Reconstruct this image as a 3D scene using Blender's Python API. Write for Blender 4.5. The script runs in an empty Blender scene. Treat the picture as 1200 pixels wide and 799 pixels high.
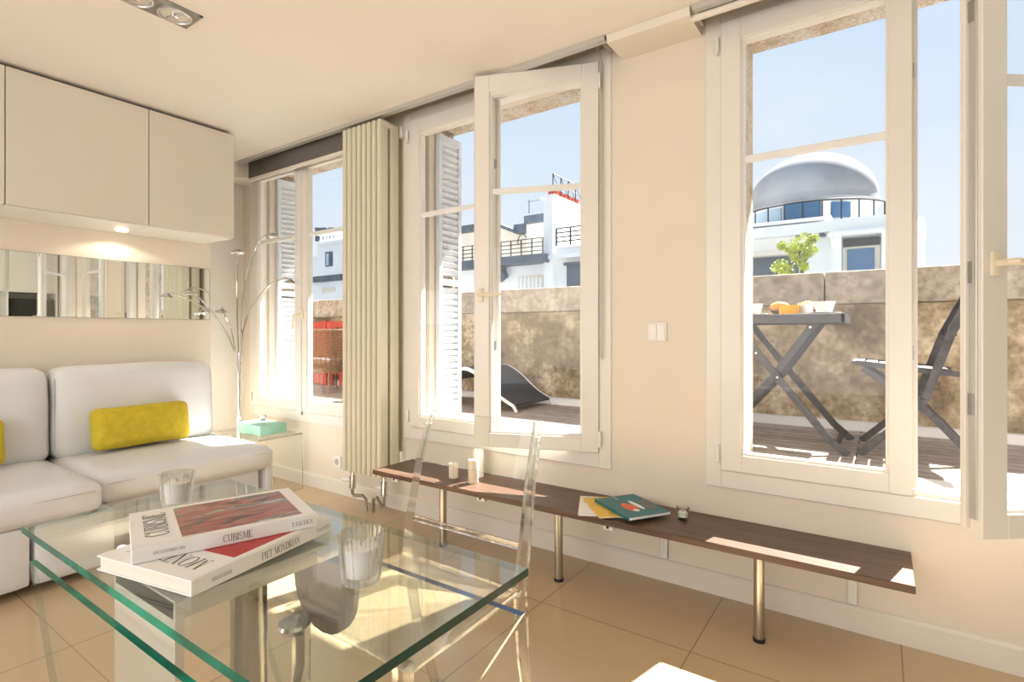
import bpy, bmesh, math, random
from mathutils import Vector, Matrix
random.seed(7)
SC = bpy.context.scene
COL = SC.collection
V = Vector
PI = math.pi

# ------------------------------------------------------------------ camera, world, sun, exposure
YAW = math.radians(34.6); F = 626.0; HOR = 390.0; CAMZ = 1.1
cam_d = bpy.data.cameras.new('camera'); cam = bpy.data.objects.new('camera', cam_d); COL.objects.link(cam)
cam.location = (0, 0, CAMZ); cam.rotation_euler = (PI/2, 0, YAW)
cam_d.sensor_width = 36; cam_d.lens = F/1200*36; cam_d.clip_start = 0.02; cam_d.clip_end = 400
cam_d.shift_y = -(399.5-HOR)/1200
SC.camera = cam
SC.view_settings.view_transform = 'Standard'; SC.view_settings.look = 'None'
SC.view_settings.gamma = 1; SC.view_settings.use_curve_mapping = False
SC.view_settings.exposure = 0.0

W = bpy.data.worlds.new('sky'); SC.world = W; W.use_nodes = True
nt = W.node_tree; nt.nodes.clear()
_o = nt.nodes.new('ShaderNodeOutputWorld'); _b = nt.nodes.new('ShaderNodeBackground')
_tc = nt.nodes.new('ShaderNodeTexCoord'); _sx = nt.nodes.new('ShaderNodeSeparateXYZ'); _cr = nt.nodes.new('ShaderNodeValToRGB')
nt.links.new(_tc.outputs['Generated'], _sx.inputs[0]); nt.links.new(_sx.outputs['Z'], _cr.inputs[0])
_nz = nt.nodes.new('ShaderNodeTexNoise'); _nz.inputs['Scale'].default_value = 1.6; _nz.inputs['Detail'].default_value = 5
_mp = nt.nodes.new('ShaderNodeMapping'); _mp.inputs['Scale'].default_value = (1, 1, 2.5)
nt.links.new(_tc.outputs['Generated'], _mp.inputs[0]); nt.links.new(_mp.outputs[0], _nz.inputs['Vector'])
_cc = nt.nodes.new('ShaderNodeValToRGB'); _cc.color_ramp.elements[0].position = .42; _cc.color_ramp.elements[1].position = .75
_cc.color_ramp.elements[0].color = (0, 0, 0, 1); _cc.color_ramp.elements[1].color = (.55, .55, .55, 1)
nt.links.new(_nz.outputs[0], _cc.inputs[0])
_mx = nt.nodes.new('ShaderNodeMixRGB'); nt.links.new(_cc.outputs[0], _mx.inputs[0]); nt.links.new(_cr.outputs[0], _mx.inputs[1])
_mx.inputs[2].default_value = (.93, .96, 1, 1)
e = _cr.color_ramp.elements
e[0].position = 0.0; e[0].color = (.86, .93, 1, 1)
e[1].position = 1.0; e[1].color = (.38, .60, .98, 1)
for p, c in ((.08, (.88, .94, 1)), (.30, (.69, .83, 1)), (.5, (.60, .77, 1))):
    q = e.new(p); q.color = (*c, 1)
nt.links.new(_mx.outputs[0], _b.inputs[0]); _b.inputs[1].default_value = 1.0
nt.links.new(_b.outputs[0], _o.inputs[0])

sun_d = bpy.data.lights.new('sun', 'SUN'); sun = bpy.data.objects.new('sun', sun_d); COL.objects.link(sun)
sun_d.energy = 26; sun_d.angle = math.radians(.6); sun_d.color = (1, .96, .90)
sun.rotation_euler = V((-.25, -1, -1.18)).to_track_quat('-Z', 'Y').to_euler(); sun.location = (2, 8, 9)

def area(name, loc, target, sx, sy, power, col):
    d = bpy.data.lights.new(name, 'AREA'); d.shape = 'RECTANGLE'; d.size = sx; d.size_y = sy; d.energy = power; d.color = col
    o = bpy.data.objects.new(name, d); COL.objects.link(o); o.location = loc
    o.rotation_euler = (V(target)-V(loc)).to_track_quat('-Z', 'Y').to_euler(); return o
# added fill light at the rear wall opening, standing in for daylight
area('rear_fill', (-1.4, -2.95, 1.35), (-1.4, 0, 1.25), 4.2, 2.0, 82, (1, .97, .93))

# ------------------------------------------------------------------ materials
MAT = {}
def pbr(name, col, rough=.5, metal=0, noise=0, nscale=8, bump=0, bscale=60, trans=0, ior=1.45, spec=None, col2=None, coat=0, sss=0, emit=None, alpha=None, stretch=None):
    m = bpy.data.materials.new(name); m.use_nodes = True; t = m.node_tree; p = t.nodes['Principled BSDF']
    p.inputs['Base Color'].default_value = (*col, 1); p.inputs['Roughness'].default_value = rough; p.inputs['Metallic'].default_value = metal
    p.inputs['Transmission Weight'].default_value = trans; p.inputs['IOR'].default_value = ior
    p.inputs['Coat Weight'].default_value = coat
    if spec is not None: p.inputs['Specular IOR Level'].default_value = spec
    if sss: p.inputs['Subsurface Weight'].default_value = sss; p.inputs['Subsurface Radius'].default_value = (.02, .012, .008)
    if emit: p.inputs['Emission Color'].default_value = (*emit[0], 1); p.inputs['Emission Strength'].default_value = emit[1]
    tc = t.nodes.new('ShaderNodeTexCoord'); mp = t.nodes.new('ShaderNodeMapping'); t.links.new(tc.outputs['Object'], mp.inputs[0])
    if stretch: mp.inputs['Scale'].default_value = stretch
    if noise or col2:
        n = t.nodes.new('ShaderNodeTexNoise'); n.inputs['Scale'].default_value = nscale; n.inputs['Detail'].default_value = 6
        t.links.new(mp.outputs[0], n.inputs['Vector'])
        r = t.nodes.new('ShaderNodeValToRGB'); t.links.new(n.outputs[0], r.inputs[0])
        r.color_ramp.elements[0].position = .35; r.color_ramp.elements[1].position = .65
        c2 = col2 or tuple(min(1, c*(1+noise)) for c in col); c1 = col if col2 else tuple(c*(1-noise) for c in col)
        r.color_ramp.elements[0].color = (*c1, 1); r.color_ramp.elements[1].color = (*c2, 1)
        t.links.new(r.outputs[0], p.inputs['Base Color'])
    if bump:
        n = t.nodes.new('ShaderNodeTexNoise'); n.inputs['Scale'].default_value = bscale; n.inputs['Detail'].default_value = 4
        t.links.new(mp.outputs[0], n.inputs['Vector'])
        b = t.nodes.new('ShaderNodeBump'); b.inputs['Strength'].default_value = bump; b.inputs['Distance'].default_value = .004
        t.links.new(n.outputs[0], b.inputs['Height']); t.links.new(b.outputs[0], p.inputs['Normal'])
    MAT[name] = m; return m

def sheet_glass(name, tint, base=.04, refl=1.0):
    m = bpy.data.materials.new(name); m.use_nodes = True; t = m.node_tree; t.nodes.clear()
    o = t.nodes.new('ShaderNodeOutputMaterial'); mx = t.nodes.new('ShaderNodeMixShader')
    tr = t.nodes.new('ShaderNodeBsdfTransparent'); tr.inputs[0].default_value = (*tint, 1)
    gl = t.nodes.new('ShaderNodeBsdfGlossy'); gl.inputs['Roughness'].default_value = .0
    gl.inputs[0].default_value = (refl, refl, refl, 1)
    fr = t.nodes.new('ShaderNodeLayerWeight')
    # Schlick: 0.04 + 0.96 * facing^5  (facing = 1 - cos)
    fr.inputs[0].default_value = .5
    pw = t.nodes.new('ShaderNodeMath'); pw.operation = 'POWER'; pw.inputs[1].default_value = 5
    ma = t.nodes.new('ShaderNodeMath'); ma.operation = 'MULTIPLY_ADD'; ma.inputs[1].default_value = .97; ma.inputs[2].default_value = base
    t.links.new(fr.outputs['Facing'], pw.inputs[0]); t.links.new(pw.outputs[0], ma.inputs[0])
    t.links.new(ma.outputs[0], mx.inputs[0]); t.links.new(tr.outputs[0], mx.inputs[1]); t.links.new(gl.outputs[0], mx.inputs[2])
    t.links.new(mx.outputs[0], o.inputs[0]); MAT[name] = m; return m

def clear_plastic(name, tint, ior=1.45, mixt=.35):
    m = bpy.data.materials.new(name); m.use_nodes = True; t = m.node_tree; t.nodes.clear()
    o = t.nodes.new('ShaderNodeOutputMaterial'); mx = t.nodes.new('ShaderNodeMixShader')
    tr = t.nodes.new('ShaderNodeBsdfTransparent'); tr.inputs[0].default_value = (*tint, 1)
    gl = t.nodes.new('ShaderNodeBsdfGlass'); gl.inputs['Roughness'].default_value = .01; gl.inputs['IOR'].default_value = ior
    gl.inputs[0].default_value = (*tint, 1); mx.inputs[0].default_value = 1-mixt
    t.links.new(tr.outputs[0], mx.inputs[1]); t.links.new(gl.outputs[0], mx.inputs[2]); t.links.new(mx.outputs[0], o.inputs[0])
    MAT[name] = m; return m

pbr('wall_paint', (.82, .73, .61), .6, noise=.015, nscale=3, bump=.03)
pbr('wall_white', (.87, .84, .79), .6, noise=.01)
pbr('smoke_edge', (.22, .24, .24), .2)
pbr('ceiling_paint', (.86, .80, .71), .7, noise=.01, nscale=2)
pbr('trim_paint', (.84, .78, .68), .35, noise=.01)
pbr('sash_white', (.84, .80, .73), .28, noise=.01)
pbr('outer_white', (.86, .85, .83), .4, noise=.02)
pbr('cabinet_lacquer', (.75, .69, .60), .10, noise=.01, nscale=2, coat=.3)
pbr('cabinet_side', (.86, .82, .75), .3)
pbr('kitchen_lacquer', (.84, .85, .80), .2)
pbr('mirror', (.90, .93, .90), .01, metal=1)
pbr('mirror_edge', (.25, .30, .27), .3)
pbr('leather', (.78, .79, .81), .42, noise=.02, nscale=4, bump=.25, bscale=9)
pbr('leather_seam', (.62, .60, .56), .5)
pbr('yellow_fabric', (.66, .50, .035), .85, noise=.08, nscale=30, bump=.5, bscale=300)
pbr('radiator', (.74, .69, .54), .35)
pbr('column_steel', (.40, .38, .34), .22, metal=1)
pbr('chrome', (.66, .66, .66), .08, metal=1)
pbr('brushed', (.52, .50, .44), .28, metal=1)
pbr('gray_metal', (.36, .35, .32), .35, metal=.7)
pbr('satin_alu', (.62, .61, .58), .35, metal=.6)
pbr('table_steel', (.72, .70, .64), .32, metal=.35)
pbr('dark_lining', (.06, .055, .05), .8)
pbr('blind_fabric', (.17, .155, .14), .85, noise=.1, nscale=60)
pbr('black_plastic', (.02, .02, .02), .4)
pbr('white_plastic', (.88, .86, .80), .35)
pbr('cream_handle', (.88, .78, .60), .3)
pbr('wax', (.88, .76, .60), .5, sss=.3)
pbr('wax_white', (.90, .88, .82), .5, sss=.2)
pbr('green_edge', (.002, .19, .125), .2, noise=.7, nscale=9, spec=.3)
pbr('blue_edge', (.05, .09, .22), .12)
pbr('paper', (.85, .80, .70), .6)
pbr('paper_white', (.88, .87, .85), .5)
pbr('ink', (.015, .015, .015), .5)
pbr('book_red', (.50, .035, .03), .3)
pbr('teal_cover', (.01, .16, .20), .35)
pbr('orange_print', (.75, .13, .04), .4)
pbr('yellow_cover', (.85, .55, .08), .4)
pbr('cyan_print', (.02, .42, .62), .4)
pbr('mint_card', (.33, .62, .47), .5, noise=.05)
pbr('dark_wood_paint', (.055, .055, .065), .5, noise=.3, nscale=30)
pbr('sling', (.05, .055, .07), .7, noise=.1, nscale=60)
pbr('wicker', (.20, .11, .06), .7, noise=.3, nscale=60)
pbr('white_fabric', (.82, .82, .80), .8)
pbr('red_wood', (.42, .045, .025), .6, noise=.2, nscale=20)
pbr('porcelain', (.88, .88, .88), .15)
pbr('bread', (.75, .36, .10), .7, noise=.2, nscale=40)
pbr('juice', (.95, .45, .01), .2)
pbr('render_white', (.90, .90, .89), .8, noise=.06, nscale=.8)
pbr('render_cream', (.78, .70, .58), .8, noise=.06, nscale=.8)
pbr('slate', (.10, .12, .15), .6, noise=.2, nscale=3)
pbr('terracotta', (.50, .10, .05), .7)
pbr('iron', (.03, .03, .035), .5)
pbr('far_glass', (.06, .16, .30), .08, coat=.5)
pbr('far_glass_pale', (.45, .58, .66), .1)
pbr('dome_lead', (.36, .36, .37), .85, noise=.2, nscale=.5)
pbr('leaf', (.50, .55, .05), .7, noise=.3, nscale=3)
pbr('bark', (.15, .10, .06), .9)
pbr('shutter_paint', (.66, .69, .73), .5, noise=.04, nscale=20)
pbr('kerb', (.72, .74, .78), .6)
pbr('ground', (.35, .34, .32), .9)
pbr('lamp_glow', (1, 1, 1), .5, emit=((1, .93, .8), 6))
pbr('reflector', (.9, .9, .88), .12, metal=1)
sheet_glass('window_glass', (.99, .995, .995), .012)
sheet_glass('table_glass', (.93, .955, .94), .05)
sheet_glass('panel_glass', (.94, .955, .94), .018)
sheet_glass('pale_edge', (.62, .74, .72), .10)
pbr('green_dark', (.004, .06, .05), .15, coat=.4)
pbr('edge_line', (.55, .60, .57), .2)
clear_plastic('acrylic', (.97, .975, .975), 1.42, .22)
clear_plastic('cup_glass', (.97, .975, .98), 1.22, .45)
clear_plastic('clear_thin', (.97, .975, .97), 1.25, .6)

def floor_mat():
    m = pbr('floor_tile', (.72, .56, .39), .16); t = m.node_tree; p = t.nodes['Principled BSDF']
    tc = t.nodes.new('ShaderNodeTexCoord'); mp = t.nodes.new('ShaderNodeMapping'); mp.inputs['Location'].default_value = (.35+6, .99+6, 0)
    t.links.new(tc.outputs['Object'], mp.inputs[0])
    br = t.nodes.new('ShaderNodeTexBrick'); br.offset = 0; br.inputs['Scale'].default_value = 1
    br.inputs['Brick Width'].default_value = .6; br.inputs['Row Height'].default_value = .6; br.inputs['Mortar Size'].default_value = .0025
    br.inputs['Mortar Smooth'].default_value = .2
    br.inputs['Color1'].default_value = (.63, .465, .285, 1); br.inputs['Color2'].default_value = (.655, .485, .305, 1); br.inputs['Mortar'].default_value = (.36, .26, .16, 1)
    t.links.new(mp.outputs[0], br.inputs['Vector'])
    n = t.nodes.new('ShaderNodeTexNoise'); n.inputs['Scale'].default_value = 2.2; n.inputs['Detail'].default_value = 5
    t.links.new(tc.outputs['Object'], n.inputs['Vector'])
    mx = t.nodes.new('ShaderNodeMixRGB'); mx.blend_type = 'MULTIPLY'; mx.inputs[0].default_value = .12
    t.links.new(br.outputs['Color'], mx.inputs[1]); t.links.new(n.outputs[0], mx.inputs[2]); t.links.new(mx.outputs[0], p.inputs['Base Color'])
floor_mat()

def wood_mat():
    m = pbr('bench_wood', (.1, .05, .03), .38); t = m.node_tree; p = t.nodes['Principled BSDF']
    tc = t.nodes.new('ShaderNodeTexCoord'); mp = t.nodes.new('ShaderNodeMapping'); mp.inputs['Scale'].default_value = (1.2, 26, 26)
    t.links.new(tc.outputs['Object'], mp.inputs[0])
    n = t.nodes.new('ShaderNodeTexNoise'); n.inputs['Scale'].default_value = 3; n.inputs['Detail'].default_value = 8; n.inputs['Distortion'].default_value = .4
    t.links.new(mp.outputs[0], n.inputs['Vector'])
    r = t.nodes.new('ShaderNodeValToRGB'); t.links.new(n.outputs[0], r.inputs[0])
    r.color_ramp.elements[0].position = .3; r.color_ramp.elements[0].color = (.085, .047, .031, 1)
    r.color_ramp.elements[1].position = .7; r.color_ramp.elements[1].color = (.17, .100, .066, 1)
    t.links.new(r.outputs[0], p.inputs['Base Color'])
wood_mat()

def deck_mat():
    m = pbr('deck_wood', (.3, .27, .24), .6); t = m.node_tree; p = t.nodes['Principled BSDF']
    tc = t.nodes.new('ShaderNodeTexCoord'); mp = t.nodes.new('ShaderNodeMapping'); mp.inputs['Location'].default_value = (6, 6, 0)
    t.links.new(tc.outputs['Object'], mp.inputs[0])
    br = t.nodes.new('ShaderNodeTexBrick'); br.inputs['Scale'].default_value = 1
    br.inputs['Brick Width'].default_value = 2.2; br.inputs['Row Height'].default_value = .095; br.inputs['Mortar Size'].default_value = .004
    br.inputs['Color1'].default_value = (.34, .29, .26, 1); br.inputs['Color2'].default_value = (.42, .37, .34, 1); br.inputs['Mortar'].default_value = (.06, .05, .05, 1)
    t.links.new(mp.outputs[0], br.inputs['Vector'])
    n = t.nodes.new('ShaderNodeTexNoise'); n.inputs['Scale'].default_value = 14; n.inputs['Detail'].default_value = 6
    t.links.new(tc.outputs['Object'], n.inputs['Vector'])
    mx = t.nodes.new('ShaderNodeMixRGB'); mx.blend_type = 'OVERLAY'; mx.inputs[0].default_value = .5
    t.links.new(br.outputs['Color'], mx.inputs[1]); t.links.new(n.outputs[0], mx.inputs[2]); t.links.new(mx.outputs[0], p.inputs['Base Color'])
deck_mat()

def stone_mat(name, a, b, c, sc, bump=.6):
    m = pbr(name, a, .9); t = m.node_tree; p = t.nodes['Principled BSDF']
    tc = t.nodes.new('ShaderNodeTexCoord'); n = t.nodes.new('ShaderNodeTexNoise'); n.inputs['Scale'].default_value = sc; n.inputs['Detail'].default_value = 9; n.inputs['Roughness'].default_value = .65
    t.links.new(tc.outputs['Object'], n.inputs['Vector'])
    r = t.nodes.new('ShaderNodeValToRGB'); t.links.new(n.outputs[0], r.inputs[0]); e = r.color_ramp.elements
    e[0].position = .32; e[0].color = (*a, 1); e[1].position = .68; e[1].color = (*c, 1); q = e.new(.5); q.color = (*b, 1)
    n2 = t.nodes.new('ShaderNodeTexNoise'); n2.inputs['Scale'].default_value = sc*9; n2.inputs['Detail'].default_value = 5
    t.links.new(tc.outputs['Object'], n2.inputs['Vector'])
    r2 = t.nodes.new('ShaderNodeValToRGB'); r2.color_ramp.elements[0].position = .35; r2.color_ramp.elements[1].position = .62
    r2.color_ramp.elements[0].color = (.35, .30, .24, 1); t.links.new(n2.outputs[0], r2.inputs[0])
    mx = t.nodes.new('ShaderNodeMixRGB'); mx.blend_type = 'MULTIPLY'; mx.inputs[0].default_value = .55
    t.links.new(r.outputs[0], mx.inputs[1]); t.links.new(r2.outputs[0], mx.inputs[2]); t.links.new(mx.outputs[0], p.inputs['Base Color'])
    bp = t.nodes.new('ShaderNodeBump'); bp.inputs['Strength'].default_value = bump; bp.inputs['Distance'].default_value = .02
    t.links.new(n2.outputs[0], bp.inputs['Height']); t.links.new(bp.outputs[0], p.inputs['Normal'])
stone_mat('parapet_stone', (.16, .12, .08), (.40, .33, .23), (.72, .63, .50), 3.6)
stone_mat('coping_stone', (.34, .31, .26), (.47, .43, .37), (.62, .58, .52), 2.5)
stone_mat('jamb_stone', (.50, .36, .22), (.74, .64, .52), (.82, .78, .72), 9)

def art_mat():
    m = pbr('abstract_art', (.4, .2, .18), .25); t = m.node_tree; p = t.nodes['Principled BSDF']
    tc = t.nodes.new('ShaderNodeTexCoord'); mp = t.nodes.new('ShaderNodeMapping'); mp.inputs['Scale'].default_value = (5, 22, 1); rt = t.nodes.new('ShaderNodeMapping'); rt.inputs['Rotation'].default_value = (0, 0, math.radians(-78))
    t.links.new(tc.outputs['Object'], rt.inputs[0]); t.links.new(rt.outputs[0], mp.inputs[0])
    n = t.nodes.new('ShaderNodeTexNoise'); n.inputs['Scale'].default_value = 1.6; n.inputs['Detail'].default_value = 5; n.inputs['Distortion'].default_value = 1.6
    t.links.new(mp.outputs[0], n.inputs['Vector'])
    r = t.nodes.new('ShaderNodeValToRGB'); t.links.new(n.outputs[0], r.inputs[0]); e = r.color_ramp.elements
    e[0].position = .36; e[0].color = (.07, .07, .08, 1); e[1].position = .66; e[1].color = (.55, .52, .50, 1)
    for q, c in ((.41, (.20, .12, .13)), (.46, (.44, .13, .10)), (.53, (.42, .19, .18)), (.58, (.30, .24, .24)), (.61, (.10, .11, .13))):
        k = e.new(q); k.color = (*c, 1)
    t.links.new(r.outputs[0], p.inputs['Base Color'])
art_mat()

# ------------------------------------------------------------------ builders (all coordinates are world coordinates)
OFF = {}
class MB:
    def __init__(s): s.bm = bmesh.new()
    def add(s, vs, fs, mi=0):
        v = [s.bm.verts.new(p) for p in vs]; out = []
        for f in fs:
            try: q = s.bm.faces.new([v[i] for i in f]); q.material_index = mi; out.append(q)
            except ValueError: pass
        return out
    def box(s, x0, x1, y0, y1, z0, z1, mi=0):
        return s.add([(x, y, z) for z in (z0, z1) for x, y in ((x0, y0), (x1, y0), (x1, y1), (x0, y1))],
              [(3, 2, 1, 0), (4, 5, 6, 7), (0, 1, 5, 4), (1, 2, 6, 5), (2, 3, 7, 6), (3, 0, 4, 7)], mi)
    def prism(s, pts, axis, a, b, mi=0):
        n = len(pts)
        def P(p, k): return {'x': (k, p[0], p[1]), 'y': (p[0], k, p[1]), 'z': (p[0], p[1], k)}[axis]
        return s.add([P(p, a) for p in pts]+[P(p, b) for p in pts], [tuple(range(n))[::-1], tuple(range(n, 2*n))]+[(i, (i+1) % n, n+(i+1) % n, n+i) for i in range(n)], mi)
    def rbox(s, x0, x1, y0, y1, z0, z1, r=.005, seg=2, M=None, mi=0):
        b = bmesh.new(); bmesh.ops.create_cube(b, size=1)
        for v in b.verts: v.co = V(((x0+x1)/2+v.co.x*(x1-x0), (y0+y1)/2+v.co.y*(y1-y0), (z0+z1)/2+v.co.z*(z1-z0)))
        bmesh.ops.bevel(b, geom=list(b.edges), offset=r, segments=seg, affect='EDGES', profile=.5)
        s.merge(b, M, mi)
    def merge(s, b, M=None, mi=0):
        b.verts.ensure_lookup_table(); idx = {}
        for i, v in enumerate(b.verts): idx[v] = s.bm.verts.new(M @ v.co if M else v.co)
        for f in b.faces:
            try: q = s.bm.faces.new([idx[v] for v in f.verts]); q.material_index = mi
            except ValueError: pass
        b.free()
    def tube(s, pts, r, n=10, cap=True, mi=0, sx=1):
        pts = [V(p) for p in pts]; rs = r if isinstance(r, (list, tuple)) else [r]*len(pts); rings = []
        up = V((0, 0, 1)); prev = None
        for i, p in enumerate(pts):
            d = (pts[min(i+1, len(pts)-1)]-pts[max(i-1, 0)]).normalized()
            if prev is None:
                a = d.cross(up);  a = d.cross(V((1, 0, 0))) if a.length < 1e-3 else a
            else: a = prev-d*prev.dot(d)
            a.normalize(); prev = a; b = d.cross(a)
            rings.append([s.bm.verts.new(p+(a*math.cos(k*2*PI/n)*sx+b*math.sin(k*2*PI/n))*rs[i]) for k in range(n)])
        for i in range(len(rings)-1):
            for k in range(n):
                q = s.bm.faces.new([rings[i][k], rings[i][(k+1) % n], rings[i+1][(k+1) % n], rings[i+1][k]]); q.material_index = mi
        if cap:
            for rg in (rings[0][::-1], rings[-1]):
                q = s.bm.faces.new(rg); q.material_index = mi
    def lathe(s, prof, c, n=24, mi=0, rib=0, nrib=0, M=None, close=False):
        rings = []
        for (r, z) in prof:
            ring = []
            for k in range(n):
                a = 2*PI*k/n; rr = r*(1+(rib*math.cos(nrib*a) if rib else 0)); p = V((rr*math.cos(a), rr*math.sin(a), z))
                p = (M @ p) if M else p
                ring.append(s.bm.verts.new(p+V(c)))
            rings.append(ring)
        if close: rings.append(rings[0])
        for i in range(len(rings)-1):
            for k in range(n):
                q = s.bm.faces.new([rings[i][k], rings[i][(k+1) % n], rings[i+1][(k+1) % n], rings[i+1][k]]); q.material_index = mi
        if not close:
            for rg, pr in ((rings[0][::-1], prof[0]), (rings[-1], prof[-1])):
                if pr[0] > 1e-5: q = s.bm.faces.new(rg); q.material_index = mi
    def bar(s, p, q, w, h, side=None, mi=0):
        p, q = V(p), V(q); d = (q-p).normalized(); a = V(side) if side else d.cross(V((0, 0, 1)))
        if a.length < 1e-3: a = V((1, 0, 0))
        a = (a-d*a.dot(d)).normalized(); b = d.cross(a)
        vs = [c+a*i*w/2+b*j*h/2 for c in (p, q) for i, j in ((-1, -1), (1, -1), (1, 1), (-1, 1))]
        s.add(vs, [(3, 2, 1, 0), (4, 5, 6, 7), (0, 1, 5, 4), (1, 2, 6, 5), (2, 3, 7, 6), (3, 0, 4, 7)], mi)
    def cushion(s, x0, x1, y0, y1, z0, z1, r=.05, bulge=(0, 0, 0), n=14, M=None, wr=0):
        b = bmesh.new(); h = V(((x1-x0)/2, (y1-y0)/2, (z1-z0)/2)); c = V(((x0+x1)/2, (y0+y1)/2, (z0+z1)/2)); r = min(r, h.x, h.y, h.z)
        bmesh.ops.create_cube(b, size=2); bmesh.ops.subdivide_edges(b, edges=list(b.edges), cuts=n, use_grid_fill=True)
        for v in b.verts:
            u = v.co.copy()
            # denser samples near the edges
            u = V([math.copysign(abs(t)**.7, t) for t in u]); p = V((u.x*h.x, u.y*h.y, u.z*h.z))
            i = V([max(-(hh-r), min(hh-r, t)) for t, hh in zip(p, h)]); d = p-i
            if d.length > 1e-6: p = i+d.normalized()*r
            f = [(1-u[(k+1) % 3]**2)*(1-u[(k+2) % 3]**2) for k in range(3)]
            for k in range(3): p[k] += math.copysign(1, u[k])*bulge[k]*f[k]*(abs(u[k]) > .6)
            if wr: p += V((math.sin(p.y*23+p.z*9), math.sin(p.z*19+p.x*7), math.sin(p.x*21+p.y*13)))*wr
            v.co = p+c
        s.merge(b, M)
    def build(s, name, mats, parent=None, smooth=False, at=None):
        bmesh.ops.recalc_face_normals(s.bm, faces=list(s.bm.faces))
        me = bpy.data.meshes.new(name)
        vs = [v.co for v in s.bm.verts]
        if parent is not None: off = OFF[parent.name]
        else:
            if at is not None: off = V(at)
            else:
                lo = [min(v[i] for v in vs) for i in range(3)]; hi = [max(v[i] for v in vs) for i in range(3)]
                off = V(((lo[0]+hi[0])/2, (lo[1]+hi[1])/2, lo[2]))
        off = off.copy()
        for v in s.bm.verts: v.co -= off
        s.bm.to_mesh(me); s.bm.free()
        if smooth:
            me.shade_smooth()
            try: me.set_sharp_from_angle(angle=math.radians(35))
            except Exception: pass
        for m in (mats if isinstance(mats, (list, tuple)) else [mats]): me.materials.append(MAT[m])
        o = bpy.data.objects.new(name, me); COL.objects.link(o)
        if parent is not None: o.parent = parent
        else: o.location = off
        OFF[o.name] = off
        return o

def thing(name, loc, label=None, cat=None, group=None, kind=None):
    o = bpy.data.objects.new(name, None); COL.objects.link(o); o.location = loc; o.empty_display_size = .1; OFF[o.name] = V(loc)
    return tag(o, label, cat, group, kind)
def tag(o, label=None, cat=None, group=None, kind=None):
    if label: o['label'] = label
    if cat: o['category'] = cat
    if group: o['group'] = group
    if kind: o['kind'] = kind
    return o
def struct(name, m, mat): return tag(m.build(name, mat), kind='structure')
def bx(*a):
    m = MB(); m.box(*a); return m
def rb(*a, r=.005, M=None):
    m = MB(); m.rbox(*a, r=r, M=M); return m

def arcp(cx, cy, rx, ry, a0, a1, n=18): return [(cx+rx*math.cos(math.radians(a0+(a1-a0)*k/n)), cy+ry*math.sin(math.radians(a0+(a1-a0)*k/n))) for k in range(n+1)]
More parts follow.
